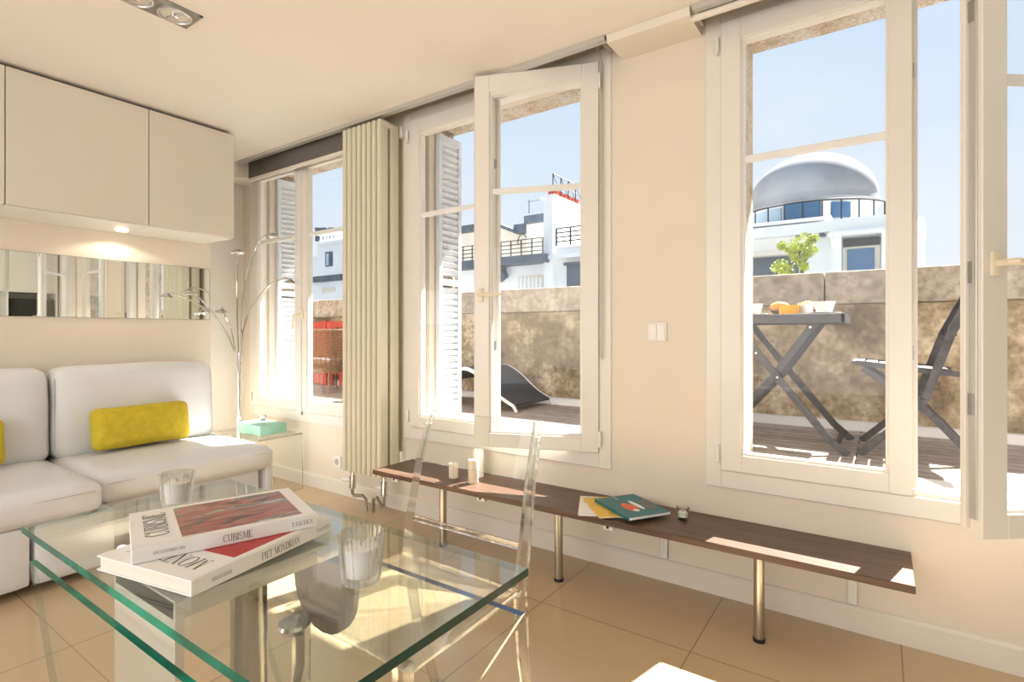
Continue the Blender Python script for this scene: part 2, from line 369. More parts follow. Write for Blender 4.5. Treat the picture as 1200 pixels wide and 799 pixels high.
# strokes of a high-contrast serif alphabet: verticals thick, horizontals thin; (advance width, strokes, serif positions)
GL = {
 'A': (.78, [[(.36, 1), (.66, 0)], [(.36, 1), (.10, 0), 't'], [(.2, .34), (.56, .34)]], [(.10, 0), (.66, 0)]),
 'B': (.68, [[(.16, 0), (.16, 1)], [(.16, 1), (.36, 1)]+arcp(.36, .76, .22, .24, 90, -90)+[(.16, .52)], [(.16, .52), (.38, .52)]+arcp(.38, .26, .24, .26, 90, -90)+[(.16, 0)]], [(.13, 0), (.13, 1)]),
 'C': (.74, [arcp(.42, .5, .32, .5, 45, 315, 26)], [(.66, .84)]),
 'D': (.78, [[(.16, 0), (.16, 1)], [(.16, 1), (.36, 1)]+arcp(.36, .5, .34, .5, 90, -90)+[(.16, 0)]], [(.13, 0), (.13, 1)]),
 'E': (.62, [[(.16, 0), (.16, 1)], [(.12, 1), (.54, 1), (.55, .84)], [(.16, .52), (.42, .52)], [(.12, 0), (.56, 0), (.57, .18)]], [(.13, 0), (.13, 1)]),
 'F': (.60, [[(.16, 0), (.16, 1)], [(.12, 1), (.54, 1), (.55, .84)], [(.16, .52), (.42, .52)]], [(.16, 0)]),
 'G': (.78, [arcp(.42, .5, .32, .5, 45, 300, 26), [(.66, .02), (.66, .42)]], [(.66, .42)]),
 'H': (.80, [[(.16, 0), (.16, 1)], [(.64, 0), (.64, 1)], [(.16, .5), (.64, .5)]], [(.16, 0), (.16, 1), (.64, 0), (.64, 1)]),
 'I': (.36, [[(.18, 0), (.18, 1)]], [(.18, 0), (.18, 1)]),
 'J': (.44, [[(.28, 1), (.28, .15)]+arcp(.16, .12, .12, .12, 0, -140)], [(.28, 1)]),
 'K': (.76, [[(.16, 0), (.16, 1)], [(.62, 1), (.16, .42), 't'], [(.30, .58), (.64, 0)]], [(.16, 0), (.16, 1), (.64, 0), (.62, 1)]),
 'L': (.60, [[(.16, 0), (.16, 1)], [(.12, 0), (.54, 0), (.55, .2)]], [(.16, 1), (.13, 0)]),
 'M': (.94, [[(.15, 0), (.15, 1), 't'], [(.15, 1), (.46, .05)], [(.46, .05), (.78, 1), 't'], [(.78, 0), (.78, 1)]], [(.15, 0), (.13, 1), (.78, 0), (.80, 1)]),
 'N': (.82, [[(.16, 0), (.16, 1), 't'], [(.16, 1), (.66, 0)], [(.66, 0), (.66, 1), 't']], [(.16, 0), (.12, 1), (.66, 1)]),
 'O': (.80, [arcp(.40, .5, .32, .5, 0, 360, 30)], []),
 'P': (.66, [[(.16, 0), (.16, 1)], [(.16, 1), (.36, 1)]+arcp(.36, .75, .24, .25, 90, -90)+[(.16, .5)]], [(.16, 0), (.13, 1)]),
 'R': (.74, [[(.16, 0), (.16, 1)], [(.16, 1), (.36, 1)]+arcp(.36, .76, .22, .24, 90, -90)+[(.16, .52)], [(.36, .52), (.64, 0)]], [(.16, 0), (.13, 1), (.66, 0)]),
 'S': (.60, [arcp(.31, .76, .22, .24, 40, 250, 14)+arcp(.30, .25, .24, .25, 70, -150, 14)], [(.49, .88), (.08, .12)]),
 'T': (.70, [[(.35, 0), (.35, 1)], [(.06, .84), (.07, 1), (.63, 1), (.64, .84)]], [(.35, 0)]),
 'U': (.80, [[(.16, 1), (.16, .28)]+arcp(.40, .28, .24, .28, 180, 360)+[(.64, 1)]], [(.16, 1), (.64, 1)]),
 '-': (.40, [[(.08, .4), (.32, .4)]], []), ' ': (.38, [], [])}
def text(body, M, size, mat, parent, name='lettering', sx=1, align='CENTER', bold=0):
    m = MB(); x = 0; th, tn = .10+bold, .026+bold*.5; tot = sum(GL[c][0] for c in body); x = -tot/2
    zz_ = [0]
    def quad(ps):
        zz_[0] += .000004
        m.add([(p[0], p[1], .0001+zz_[0]) for p in ps], [(0, 1, 2, 3)])
    for c in body:
        w, strokes, ser = GL[c]
        for st in strokes:
            thin = st[-1] == 't'; P = [V((p[0]+x, p[1]-.5, 0)) for p in (st[:-1] if thin else st)]; L_ = []; R_ = []
            for i, p in enumerate(P):
                d = (P[min(i+1, len(P)-1)]-P[max(i-1, 0)]).normalized(); wd = tn if thin else tn+(th-tn)*abs(d.y)**1.3; n_ = V((-d.y, d.x, 0))*wd/2
                L_.append(p+n_); R_.append(p-n_)
            for i in range(len(P)-1): quad([L_[i], R_[i], R_[i+1], L_[i+1]])
        for (sx_, sy_) in ser: quad([(x+sx_-.13, sy_-.5-.016), (x+sx_+.13, sy_-.5-.016), (x+sx_+.13, sy_-.5+.016), (x+sx_-.13, sy_-.5+.016)])
        x += w
    k = size*.72
    for v in m.bm.verts: v.co = M @ V((v.co.x*k*sx, v.co.y*k, v.co.z))
    o = m.build(name, mat, parent)
    return o
def frame(o, ux, uy):
    ux = V(ux).normalized(); uy = V(uy).normalized(); uz = ux.cross(uy)
    return Matrix(((ux.x, uy.x, uz.x, o[0]), (ux.y, uy.y, uz.y, o[1]), (ux.z, uy.z, uz.z, o[2]), (0, 0, 0, 1)))

# ------------------------------------------------------------------ room shell
YW = 2.345; YO = 2.66; CZ = 2.41; XL = -4.28; XF = -3.86; YF = 1.88; XR = 1.60; YB = -2.75; CE = 2.165
DK = .48
WIN = [(-3.48), (-1.735), (.08)]
struct('floor', bx(XL-.2, XR+.1, YB-.2, YO, -.12, 0), 'floor_tile')
m = MB(); m.box(XL-.2, XR+.1, YB-.2, CE, CZ, CZ+.2)
m.box(XL-.2, XR+.1, CE, YW, 2.52, CZ+.2)
m.box(-1.0, -.62, CE, YW, CZ, CZ+.2); m.box(XL-.2, -4.04, CE, YW, CZ, CZ+.2)
struct('ceiling', m, 'ceiling_paint')
m = MB(); m.box(-.99, -.63, CE+.001, YW-.001, 2.372, 2.4095); struct('trim_1', m, 'trim_paint')
m = MB(); m.box(XL+.001, -4.05, CE+.001, YW-.001, 2.30, 2.4095); m.box(XL+.001, -4.045, CE-.006, CE+.03, 2.285, 2.30); struct('trim_2', m, 'trim_paint')
# window wall with three openings
m = MB(); hw = .64; zb, zt = .50, 2.42
xs = [XL-.2]+sum([[c-hw, c+hw] for c in WIN], [])+[XR+.1]
m.box(xs[0], xs[-1], YW, YO-.16, -.12, zb); m.box(xs[0], xs[-1], YW, YO-.16, zt, 2.72)
for i in range(0, 8, 2): m.box(xs[i], xs[i+1], YW, YO-.16, zb, zt)
struct('wall_window', m, 'wall_paint')
m = MB(); h2 = .565
xs = [XL-2.6]+sum([[c-h2, c+h2] for c in WIN], [])+[XR+1.6]
m.box(xs[0], xs[-1], YO-.16, YO, -.12, zb); m.box(xs[0], xs[-1], YO-.16, YO, 2.385, 3.1)
for i in range(0, 8, 2):
    # rough stone jambs with small chips
    m.box(xs[i], xs[i+1], YO-.16, YO, zb, 2.385)
struct('wall_outer', m, 'jamb_stone')
struct('wall_left', bx(XL-.1, XL, YB-.2, YW, 0, CZ), 'wall_white')
struct('wall_sofa', bx(XL+.001, XF, YB, YF, 0, CZ-.001), 'wall_paint')
struct('wall_right', bx(XR, XR+.1, YB, YW, 0, CZ), 'wall_paint')
m = MB(); m.box(XL, XR, YB-.1, YB, 0, .3); m.box(XL, XR, YB-.1, YB, 2.36, CZ); m.box(XL, -3.6, YB-.1, YB, .3, 2.36); m.box(.8, XR, YB-.1, YB, .3, 2.36)
struct('wall_back', m, 'wall_paint')
m = MB(); m.prism([(YW, 0), (YW, .095), (YW-.008, .093), (YW-.014, .084), (YW-.014, 0)], 'x', XL, XR); struct('baseboard_window', m, 'trim_paint')
m = MB(); m.prism([(XL, 0), (XL, .095), (XL+.008, .093), (XL+.014, .084), (XL+.014, 0)], 'y', YF, YW-.015); struct('baseboard_left', m, 'trim_paint')
# aluminium blind tracks along the ceiling edge
m = MB()
for a, b in ((-4.04, -1.0), (-.62, XR)):
    m.box(a, b, CE-.004, CE+.004, CZ-.022, CZ+.03); m.box(a, b, CE+.004, CE+.03, CZ-.022, CZ-.018)
struct('trim_3', m, 'satin_alu')

# ------------------------------------------------------------------ windows
def ring(m, x0, x1, y0, y1, z0, z1, wl, wr, wb, wt, T=None, r=.003):
    for a in ((x0, x0+wl, y0, y1, z0, z1), (x1-wr, x1, y0, y1, z0, z1), (x0+wl-.001, x1-wr+.001, y0, y1, z0, z0+wb), (x0+wl-.001, x1-wr+.001, y0, y1, z1-wt, z1)):
        m.rbox(*a, r=r, seg=1, M=T)
def sash(win, x0, x1, wl, wr, T=None, lip=0):
    Z0, Z1 = .53, 2.39; ya, yb = 2.322, 2.378
    m = MB(); ring(m, x0, x1, ya, yb, Z0, Z1, wl, wr, .07, .088, T)
    # moulded glazing bead, inner rebate and weather lip
    ring(m, x0+wl-.002, x1-wr+.002, ya+.010, yb-.006, Z0+.068, Z1-.086, .011, .011, .011, .011, T, .002)
    if lip: m.rbox(x0-.016 if lip < 0 else x1-.001, x0+.001 if lip < 0 else x1+.016, yb-.02, yb-.002, Z0+.02, Z1-.02, r=.003, seg=1, M=T)
    s = m.build('sash', 'sash_white', win, smooth=True)
    g = MB(); g.rbox(x0+wl+.006, x1-wr-.006, 2.349, 2.351, Z0+.075, Z1-.093, r=.0003, seg=1, M=T); g.build('glass', 'window_glass', s)
    g = MB(); g.rbox(x0+wl+.006, x1-wr-.006, 2.340, 2.3485, 1.797, 1.825, r=.003, seg=1, M=T); g.rbox(x0+wl+.006, x1-wr-.006, 2.3515, 2.360, 1.797, 1.825, r=.003, seg=1, M=T)
    g.build('glazing_bar', 'outer_white', s)
    return s
def handle(s, x, z, T=None, up=0, side=1):
    g = MB(); y = 2.322
    g.rbox(x-.014, x+.014, y-.012, y, z-.035, z+.035, r=.004, M=T)
    def tp(p): return (T @ V(p)) if T else V(p)
    if up == 0: pts = [(x, y-.01, z), (x, y-.045, z), (x+.012*side, y-.056, z), (x+.05*side, y-.058, z-.001), (x+.12*side, y-.056, z-.003)]
    else: pts = [(x, y-.01, z), (x, y-.04, z), (x-.02*side, y-.055, z-.006), (x-.035*side, y-.056, z-.04), (x-.035*side, y-.055, z-.11)]
    g.tube([tp(p) for p in pts], [.009, .009, .010, .009, .008], 10)
    g.build('handle', 'cream_handle', s, smooth=True)
def hinge(win, x, z):
    g = MB(); g.tube([(x, 2.318, z-.032), (x, 2.318, z+.032)], .0075, 10); g.tube([(x, 2.318, z-.042), (x, 2.318, z-.034)], .0065, 10)
    g.build('hinge', 'white_plastic', win, smooth=True)
def swing(xh, ang):  # rotation about the right-hand hinge line
    return Matrix.Translation((xh, 2.335, 0)) @ Matrix.Rotation(ang, 4, 'Z') @ Matrix.Translation((-xh, -2.335, 0))
def shutter(win, x, parent=None):
    g = MB(); y0, y1, z0, z1 = 2.478, 2.690, .535, 2.345
    g.box(x-.016, x+.016, y0, y0+.028, z0, z1); g.box(x-.016, x+.016, y1-.028, y1, z0, z1); g.box(x-.015, x+.015, y0+.028, y1-.028, z0, z0+.05); g.box(x-.015, x+.015, y0+.028, y1-.028, z1-.05, z1)
    g.box(x-.015, x+.015, y0+.028, y1-.028, 1.40, 1.44)
    z = z0+.055
    while z < z1-.06:
        if not 1.37 < z < 1.44: g.bar((x, y0+.02, z+.016), (x, y1-.02, z+.016), .044, .006, side=(1, 0, 2.4))
        z += .040
    return g.build('shutter', 'shutter_paint', win)
for i, c in enumerate(WIN):
    w = thing('window_%d' % (i+1), (c, YW, .45), kind='structure')
    m = MB()
    # flat architrave on the wall face, then the fixed frame behind it
    ring(m, c-.69, c+.69, 2.334, YW+.03, .455, 2.45, .062, .062, .072, .06)
    ring(m, c-.638, c+.638, 2.36, 2.43, .502, 2.418, .045, .045, .045, .045)
    m.box(c-.60, c+.60, 2.43, 2.52, .502, .53);
    m.build('window_frame', 'sash_white', w, smooth=True)
    m = MB(); m.box(c-.60, c-.562, 2.431, 2.4995, .531, 2.384); m.box(c+.562, c+.60, 2.431, 2.4995, .531, 2.384); m.box(c-.60, c+.60, 2.431, 2.4995, 2.3845, 2.417)
    m.build('timber_lining', 'render_cream', w)
    m = MB(); m.prism([(2.50, .50), (2.50, .528), (2.72, .512), (2.72, .485)], 'x', c-.56, c+.56); m.build('window_sill', 'outer_white', w)
    xl, xr, xm = c-.628, c+.628, c+.006
    s1 = sash(w, xl, xm if i != 2 else c+.012, .080, .068, None, 1)
    if i == 0:
        s2 = sash(w, xm+.004, xr, .068, .080); handle(s2, xm+.03, 1.235, None, 1, 1)
        g = MB(); g.rbox(xm-.018, xm+.020, 2.312, 2.324, .50, 2.39, r=.003, seg=1); g.build('meeting_bead', 'sash_white', s2)
    else:
        T = swing(xr, math.radians(20.5 if i == 1 else 38.2))
        s2 = sash(w, xm+.004, xr, .076, .080, T, -1); handle(s2, xm+.036, 1.29, T, 0, 1)
        g = MB(); g.rbox(xm-.001, xm+.0045, 2.335, 2.365, .58, 2.34, r=.001, seg=1, M=T); g.build('lock_strip', 'satin_alu', s2)
        for z in (1.27, 2.0, .9):
            g = MB(); g.rbox(xm-.004, xm-.0005, 2.342, 2.358, z-.03, z+.03, r=.001, seg=1, M=T); g.build('lock_keeper', 'gray_metal', s2)
        for z in (1.03, 2.02):
            g = MB(); g.rbox(c+.011, c+.0155 if i == 2 else c+.011, 2.335, 2.35, z-.025, z+.025, r=.0006, seg=1) if i == 2 else g.rbox(xm, xm+.003, 2.335, 2.35, z-.025, z+.025, r=.0006, seg=1)
            g.build('lock_keeper', 'gray_metal', s1)
    for z in (.60, 2.30): hinge(w, xl-.012, z); hinge(w, xr+.012, z)
    if i < 2: shutter(w, c-.538)

# blinds in the recess
t = thing('roller_blind', (-3.48, 2.25, 2.27), 'dark grey roller blind pulled slightly down above the left window behind the floor lamp', 'blind')
bx(-4.03, -2.85, 2.248, 2.251, 2.292, 2.46).build('fabric', 'blind_fabric', t)
m = MB(); m.tube([(-4.03, 2.262, 2.478), (-2.85, 2.262, 2.478)], .03, 14); m.build('roller', 'blind_fabric', t, smooth=True)
rb(-4.035, -2.845, 2.241, 2.258, 2.268, 2.293, r=.004).build('bottom_bar', 'trim_paint', t)
t = thing('roller_blind', (-1.73, 2.24, 2.40), 'grey roller blind fully rolled up in the ceiling recess above the middle window', 'blind')
m = MB(); m.tube([(-2.38, 2.26, 2.468), (-1.04, 2.26, 2.468)], .036, 14); m.build('roller', 'blind_fabric', t, smooth=True)
m = MB(); m.tube([(-2.38, 2.225, 2.425), (-1.04, 2.225, 2.425)], .007, 8); m.build('bottom_bar', 'satin_alu', t, smooth=True)
m = MB(); m.rbox(-1.035, -1.012, 2.215, 2.29, 2.395, 2.50, r=.004); m.build('bracket', 'gray_metal', t)
m = MB(); m.tube([(-1.088, 2.25, 2.45), (-1.088, 2.316, 2.36), (-1.088, 2.316, .985), (-1.083, 2.316, .975), (-1.078, 2.316, .985), (-1.078, 2.316, 2.36), (-1.078, 2.25, 2.45)], .0022, 6); m.build('cord', 'gray_metal', t, smooth=True)
t = thing('roller_blind', (.2, 2.2, 2.37), 'roller blind rolled up with pale round bottom bar above the right window', 'blind')
m = MB(); m.tube([(-.60, 2.27, 2.462), (.78, 2.27, 2.462)], .036, 14); m.build('roller', 'blind_fabric', t, smooth=True)
bx(-.60, .78, 2.203, 2.205, 2.39, 2.45).build('fabric', 'blind_fabric', t)
m = MB(); m.tube([(-.635, 2.205, 2.376), (.79, 2.205, 2.376)], .0135, 14); m.build('bottom_bar', 'trim_paint', t, smooth=True)

# ------------------------------------------------------------------ terrace and parapet
struct('floor_terrace', bx(-9, 3.2, YO, 4.5, DK-.15, DK), 'deck_wood')
m = MB(); m.box(-9, 3.2, 2.80, 2.825, DK, DK+.002); struct('trim_4', m, 'black_plastic')
m = MB(); m.box(-9, 3.2, 4.08, 4.42, DK-.3, 1.285); struct('wall_parapet', m, 'parapet_stone')
m = MB(); x = -9
while x < 3.2:
    m.rbox(x, min(x+1.45, 3.2)-.006, 4.055, 4.45, 1.288, 1.50, r=.012, seg=2); x += 1.45
struct('trim_5', m, 'coping_stone')
m = MB(); m.box(-9, 3.2, 4.02, 4.08, DK, DK+.055); struct('trim_6', m, 'kerb')
struct('added_overhang', bx(-9, 3.2, YO, 3.63, 2.86, 3.05), 'render_white')  # overhang added out of view to cut off sun reaching into the room
struct('ground', bx(-120, 120, 4.5, 140, -14.2, -14), 'ground')

# ------------------------------------------------------------------ radiator
t = thing('radiator', (-2.607, 2.23, .0), 'tall cream vertical tube radiator standing between the left and middle windows', 'radiator')
for k in range(8):
    x = -2.787+.045*k+.0225
    m = MB()
    for (ya, yb) in ((2.153, 2.222), (2.24, 2.309)):
        m.rbox(x-.017, x+.017, ya, yb, .235, 2.372, r=.011, seg=3)
    m.build('radiator_column', 'radiator', t, smooth=True)
for z in (.26, 2.35):
    m = MB(); m.rbox(-2.785, -2.43, 2.17, 2.295, z-.02, z+.02, r=.012, seg=3); m.build('header', 'radiator', t, smooth=True)
for x in (-2.75, -2.46):
    m = MB(); m.tube([(x, 2.21, .245), (x, 2.21, .20), (x, 2.21, .199), (x, 2.21, .12)], [.012, .012, .021, .021], 12)
    m.build('valve', 'chrome', t, smooth=True)
m = MB(); m.tube([(-2.75, 2.21, .165), (-2.79, 2.21, .165), (-2.84, 2.205, .165)], [.009, .016, .016], 12); m.build('thermostat_knob', 'white_plastic', t, smooth=True)
m = MB(); m.tube([(-2.46, 2.21, .165), (-2.50, 2.20, .165)], [.012, .014], 12); m.build('valve_cap', 'white_plastic', t, smooth=True)
m = MB(); m.tube([(-2.75, 2.21, .12), (-2.75, 2.21, .085), (-2.735, 2.21, .075), (-2.66, 2.215, .085), (-2.63, 2.215, .07), (-2.625, 2.215, 0)], .0105, 10); m.build('pipe', 'brushed', t, smooth=True)
m = MB(); m.tube([(-2.46, 2.21, .12), (-2.462, 2.21, .06), (-2.48, 2.21, .05), (-2.50, 2.21, .075), (-2.53, 2.215, .095), (-2.56, 2.215, .085), (-2.565, 2.215, 0)], .0105, 10); m.build('pipe', 'brushed', t, smooth=True)
for z in (.30, 2.30):
    m = MB(); m.box(-2.45, -2.415, 2.312, 2.3445, z, z+.07); m.build('wall_bracket', 'white_plastic', t)

# ------------------------------------------------------------------ wall cabinets
YC = [-.56, .085, .732, 1.346, 1.838]; yprev = None
labels = ['white glossy wall cabinet mostly cut off by the left photo edge', 'wide glossy cream wall cabinet in the centre of the row', 'glossy wall cabinet at the right end of the row nearest the windows']
for k, (a, b, lb) in enumerate(((-.56, .732, labels[0]), (.732, 1.346, labels[1]), (1.346, 1.838, labels[2]))):
    t = thing('wall_cabinet', (-3.66, (a+b)/2, 1.715), lb, 'cabinet', 'cabinets above the sofa')
    m = MB(); m.rbox(XF+.001, -3.494, a+.0005, b-.0005, 1.715, 2.388, r=.002, seg=1); m.build('body', 'cabinet_side', t)
    n = 2 if k == 0 else 1
    for q in range(n):
        aa = a+(b-a)/n*q; bb = a+(b-a)/n*(q+1)
        m = MB(); m.rbox(-3.491, -3.470, aa+.002, bb-(.002 if k < 2 else -.0), 1.720, 2.388, r=.002, seg=2); m.build('door', 'cabinet_lacquer', t)
    if k == 1:
        m = MB(); m.lathe([(.03, 0), (.03, .006), (.022, .008), (.0, .008)], (-3.72, 1.30, 1.706), 20); m.build('spotlight', 'lamp_glow', t, smooth=True)
        ld = bpy.data.lights.new('under_cabinet_lamp', 'SPOT'); ld.energy = 3; ld.spot_size = 2.6; ld.shadow_soft_size = .03; ld.color = (1, .9, .75)
        lo = bpy.data.objects.new('under_cabinet_lamp', ld); COL.objects.link(lo); lo.location = (-3.72, 1.30, 1.695)
m = MB(); m.box(XF+.001, -3.52, -.56, 1.82, 2.389, 2.4095); struct('trim_8', m, 'dark_lining')

# mirror
t = thing('wall_mirror', (XF, 1.15, 1.19), 'long low horizontal frameless mirror on the wall above the sofa', 'mirror')
m = MB(); m.box(XF+.001, XF+.007, -.55, 1.868, 1.190, 1.545); m.build('mirror_backing', 'mirror_edge', t)
y = 1.868; 
m = MB(); m.box(XF+.007, XF+.008, -.548, 1.866, 1.192, 1.543); m.build('mirror_glass', 'mirror', t)

# ------------------------------------------------------------------ kitchen seen in the mirror
t = thing('kitchen_cabinet', (1.28, .8, 0), 'tall white kitchen cabinet wall seen only as a reflection in the mirror', 'cabinet')
m = MB(); m.box(.98, 1.59, -1.2, 2.33, .08, .85); m.box(.98, 1.59, -1.2, 2.33, 1.60, 2.40); m.box(1.30, 1.59, -1.2, 2.33, .85, 1.60)
for y in (-1.2, 0, 1.2, 1.84, 2.31): m.box(.98, 1.31, y, y+.02, .85, 1.60)
m.build('body', 'kitchen_lacquer', t)
for y in (0, .61, 1.22, 1.86):
    for z0, z1 in ((.09, .845), (1.62, 2.39)):
        m = MB(); m.rbox(.96, .979, y+.003, min(y+.605, 2.325), z0, z1, r=.002, seg=1); m.build('door', 'kitchen_lacquer', t)
t = thing('microwave', (1.1, 2.1, .9), 'black built-in oven seen in the mirror below the white kitchen cupboards', 'microwave')
m = MB(); m.rbox(.985, 1.28, 1.88, 2.29, 1.28, 1.52, r=.006); m.build('body', 'black_plastic', t); m = MB(); m.rbox(.978, .984, 1.90, 2.18, 1.30, 1.50, r=.002); m.build('oven_door', 'black_plastic', t)
m = MB(); m.box(.985, 1.29, 1.862, 2.308, 1.255, 1.279); m.build('shelf', 'kitchen_lacquer', t)

# ------------------------------------------------------------------ sofa
t = thing('sofa', (-3.4, .9, 0), 'white leather corner sofa with high back cushions against the left wall', 'sofa')
m = MB()
for a, b in ((-.4, .09), (.09, .70), (.70, 1.0)):
    m.cushion(-3.80, -2.915, a+.002, b-.002, .035, .295, r=.025, bulge=(.006, 0, 0), n=8)
m.cushion(-3.80, -3.06, 1.0, 1.78, .10, .295, r=.03, n=8)
m.build('base', 'leather', t, smooth=True)
m = MB(); m.cushion(-3.78, -2.90, -.4, .948, .285, .435, r=.05, bulge=(.02, .0, .012), n=16, wr=.0012); s = m.build('seat_cushion', 'leather', t, smooth=True)
m = MB()
m.tube([(-2.893, y, .392) for y in (-.38, .3, .6, .91)], .0022, 6); m.build('seam', 'leather_seam', s)
m = MB(); m.cushion(-3.78, -3.0, .952, 1.83, .285, .432, r=.055, bulge=(.02, .02, .012), n=16, wr=.0012); s = m.build('seat_cushion', 'leather', t, smooth=True)
m = MB(); m.tube([(-2.994, y, .388) for y in (.99, 1.2, 1.5, 1.78)], .0022, 6); m.build('seam', 'leather_seam', s)
def lean(x, z, a): return Matrix.Translation((x, 0, z)) @ Matrix.Rotation(a, 4, 'Y') @ Matrix.Translation((-x, 0, -z))
for a, b in ((-.35, .945), (.952, 1.79)):
    m = MB(); m.cushion(-3.80, -3.60, a, b, .40, .905, r=.065, bulge=(.025, 0, .01), n=16, M=lean(-3.8, .4, -.06), wr=.0018); s = m.build('back_cushion', 'leather', t, smooth=True)
    m = MB(); M = lean(-3.8, .4, -.06)
    m.tube([M @ V(p) for p in ((-3.625, a+.012, .46), (-3.622, a+.012, .84), (-3.66, a+.03, .892), (-3.66, b-.03, .892), (-3.622, b-.012, .84), (-3.625, b-.012, .46))], .0025, 6); m.build('seam', 'leather_seam', s)
m = MB(); m.cushion(-3.84, -3.05, 1.80, 1.866, .12, .40, r=.03, n=8); m.build('side_panel', 'leather', t, smooth=True)
for x, y in ((-3.10, 1.74), (-3.72, 1.74)):
    m = MB(); m.tube([(x, y, .295), (x, y, 0)], [.022, .014], 12); m.build('leg', 'brushed', t, smooth=True)
def pillow(y0, y1, lb, extra=0):
    m = MB(); M = Matrix.Translation((-3.50, (y0+y1)/2, .455)) @ Matrix.Rotation(-.25, 4, 'Y') @ Matrix.Rotation(extra, 4, 'X')
    m.cushion(-.05, .05, -(y1-y0)/2, (y1-y0)/2, .0, .235, r=.045, bulge=(.028, -.006, -.004), n=16, M=M, wr=.0015)
    # pinched corners read as ears through the edge piping
    o = m.build('cushion', 'yellow_fabric', smooth=True, at=(-3.5, (y0+y1)/2, .45)); tag(o, lb, 'cushion', 'yellow cushions on the sofa'); return o
pillow(1.085, 1.585, 'whole long yellow bolster cushion on the right half of the white sofa')
pillow(.24, .745, 'yellow cushion cut off by the left photo edge on the white sofa')

# ------------------------------------------------------------------ downlight in ceiling
t = thing('downlight', (-2.38, .95, CZ), 'twin recessed downlight in a grey rectangular ceiling frame', 'ceiling light')
m = MB(); x0, x1, y0, y1 = -2.458, -2.308, .80, 1.095
m.box(x0, x0+.012, y0, y1, CZ-.004, CZ-.0005); m.box(x1-.012, x1, y0, y1, CZ-.004, CZ-.0005); m.box(x0, x1, y0, y0+.012, CZ-.004, CZ-.0005); m.box(x0, x1, y1-.012, y1, CZ-.004, CZ-.0005)
m.box(x0+.01, x1-.01, y0+.01, y1-.01, CZ-.0025, CZ-.0008); m.build('frame', 'gray_metal', t)
for y in (.876, 1.018):
    m = MB(); m.lathe([(.062, 0), (.062, -.010), (.055, -.012), (.052, -.006), (.052, -.004)], (-2.383, y, CZ-.0026), 32, close=True); g = m.build('ring', 'satin_alu', t, smooth=True)
    m = MB(); m.lathe([(.051, -.0065), (.046, -.005), (.03, -.003), (.012, -.002)], (-2.383, y, CZ-.0026), 32); m.build('reflector', 'reflector', g, smooth=True)
    m = MB(); m.tube([(-2.43, y-.012, CZ-.011), (-2.34, y+.012, CZ-.011)], .004, 8); m.lathe([(.013, -.010), (.013, -.016), (.006, -.019), (0, -.019)], (-2.383, y, CZ), 16); m.build('lamp_cap', 'chrome', g, smooth=True)

# ------------------------------------------------------------------ bench shelf
t = thing('wall_bench', (-1.13, 2.19, 0), 'long low dark walnut bench shelf under the windows on round metal legs', 'bench')
m = MB(); m.rbox(-2.355, .088, 2.03, 2.342, .305, .33, r=.0015, seg=1); m.build('bench_top', 'bench_wood', t)
for x in (-.357, -1.177, -1.862):
    m = MB(); m.tube([(x, 2.072, .012), (x, 2.072, .305)], .0185, 20); m.build('leg', 'brushed', t, smooth=True)
    m = MB(); m.tube([(x, 2.072, 0), (x, 2.072, .013)], .021, 20); m.build('foot', 'black_plastic', t, smooth=True)
for x in (-2.1, -1.5, -.79, -.085):
    m = MB(); m.box(x-.014, x-.004, 2.335, 2.344, .10, .305); m.box(x+.004, x+.014, 2.335, 2.344, .10, .305); m.box(x-.014, x+.014, 2.338, 2.344, .10, .305); m.box(x-.012, x+.012, 2.12, 2.342, .299, .3045)
    for z in (.13, .17, .21): m.tube([(x, 2.339, z), (x, 2.336, z)], .004, 8)
    m.build('bracket', 'white_plastic', t)
for x in (-.93, -1.6, -2.2):
    m = MB(); m.box(x-.022, x+.022, 2.05, 2.075, .283, .3045); m.tube([(x-.002, 2.049, .294), (x-.002, 2.046, .294)], .006, 10, mi=1); m.build('catch', ['white_plastic', 'black_plastic'], t)

# candles and glass on the bench
def candle(x, y, z, r, h, lb, mat='wax', grp=None):
    t = thing('candle', (x, y, z), lb, 'candle', grp)
    m = MB(); m.lathe([(r*.96, 0), (r, .003), (r, h-.004), (r*.93, h), (r*.8, h-.003), (0, h-.005)], (x, y, z), 28); m.build('wax', mat, t, smooth=True)
    m = MB(); m.tube([(x, y, z+h-.006), (x+.001, y, z+h+.004), (x+.003, y, z+h+.010)], .0011, 6); m.build('wick', 'ink', t); return t
candle(-1.872, 2.165, .33, .025, .078, 'short cream pillar candle on the bench, left of the taller one')
candle(-1.725, 2.150, .33, .027, .118, 'tall cream pillar candle standing in front on the bench')
candle(-1.775, 2.255, .33, .029, .145, 'tallest white candle half hidden behind the cream pillar candle', 'wax_white')
def ribbed_glass(x, y, z, r0, r1, h, lb, grp, fill=.6, name='candle_glass', nr=22):
    t = thing(name, (x, y, z), lb, 'candle holder', grp); n = nr*8
    m = MB(); prof = [(0.0001, 0), (r0*.9, 0), (r0, .004), (r0+(r1-r0)*.5, h*.5), (r1, h), (r1-.0035, h+.001), (r1-.006, h-.004), (r0+(r1-r0)*.5-.006, h*.5), (r0-.006, .009), (0.0001, .007)]
    m.lathe(prof, (x, y, z), n, rib=.035, nrib=nr); m.build('glass_cup', 'cup_glass', t, smooth=True)
    m = MB(); ra = r0-.0068; rz = r0+(r1-r0)*fill-.0068; m.lathe([(ra, .0105), (rz, h*fill), (rz*.9, h*fill+.001), (0, h*fill)], (x, y, z), 28); g = m.build('wax', 'wax_white', t, smooth=True)
    m = MB(); m.tube([(x, y, z+h*fill-.002), (x+.001, y, z+h*fill+.009)], .001, 6); m.build('wick', 'ink', g)
    return t
ribbed_glass(-.674, 2.221, .33, .024, .027, .048, 'small cut glass votive holder on the bench right of the magazines', None, .6, nr=12)

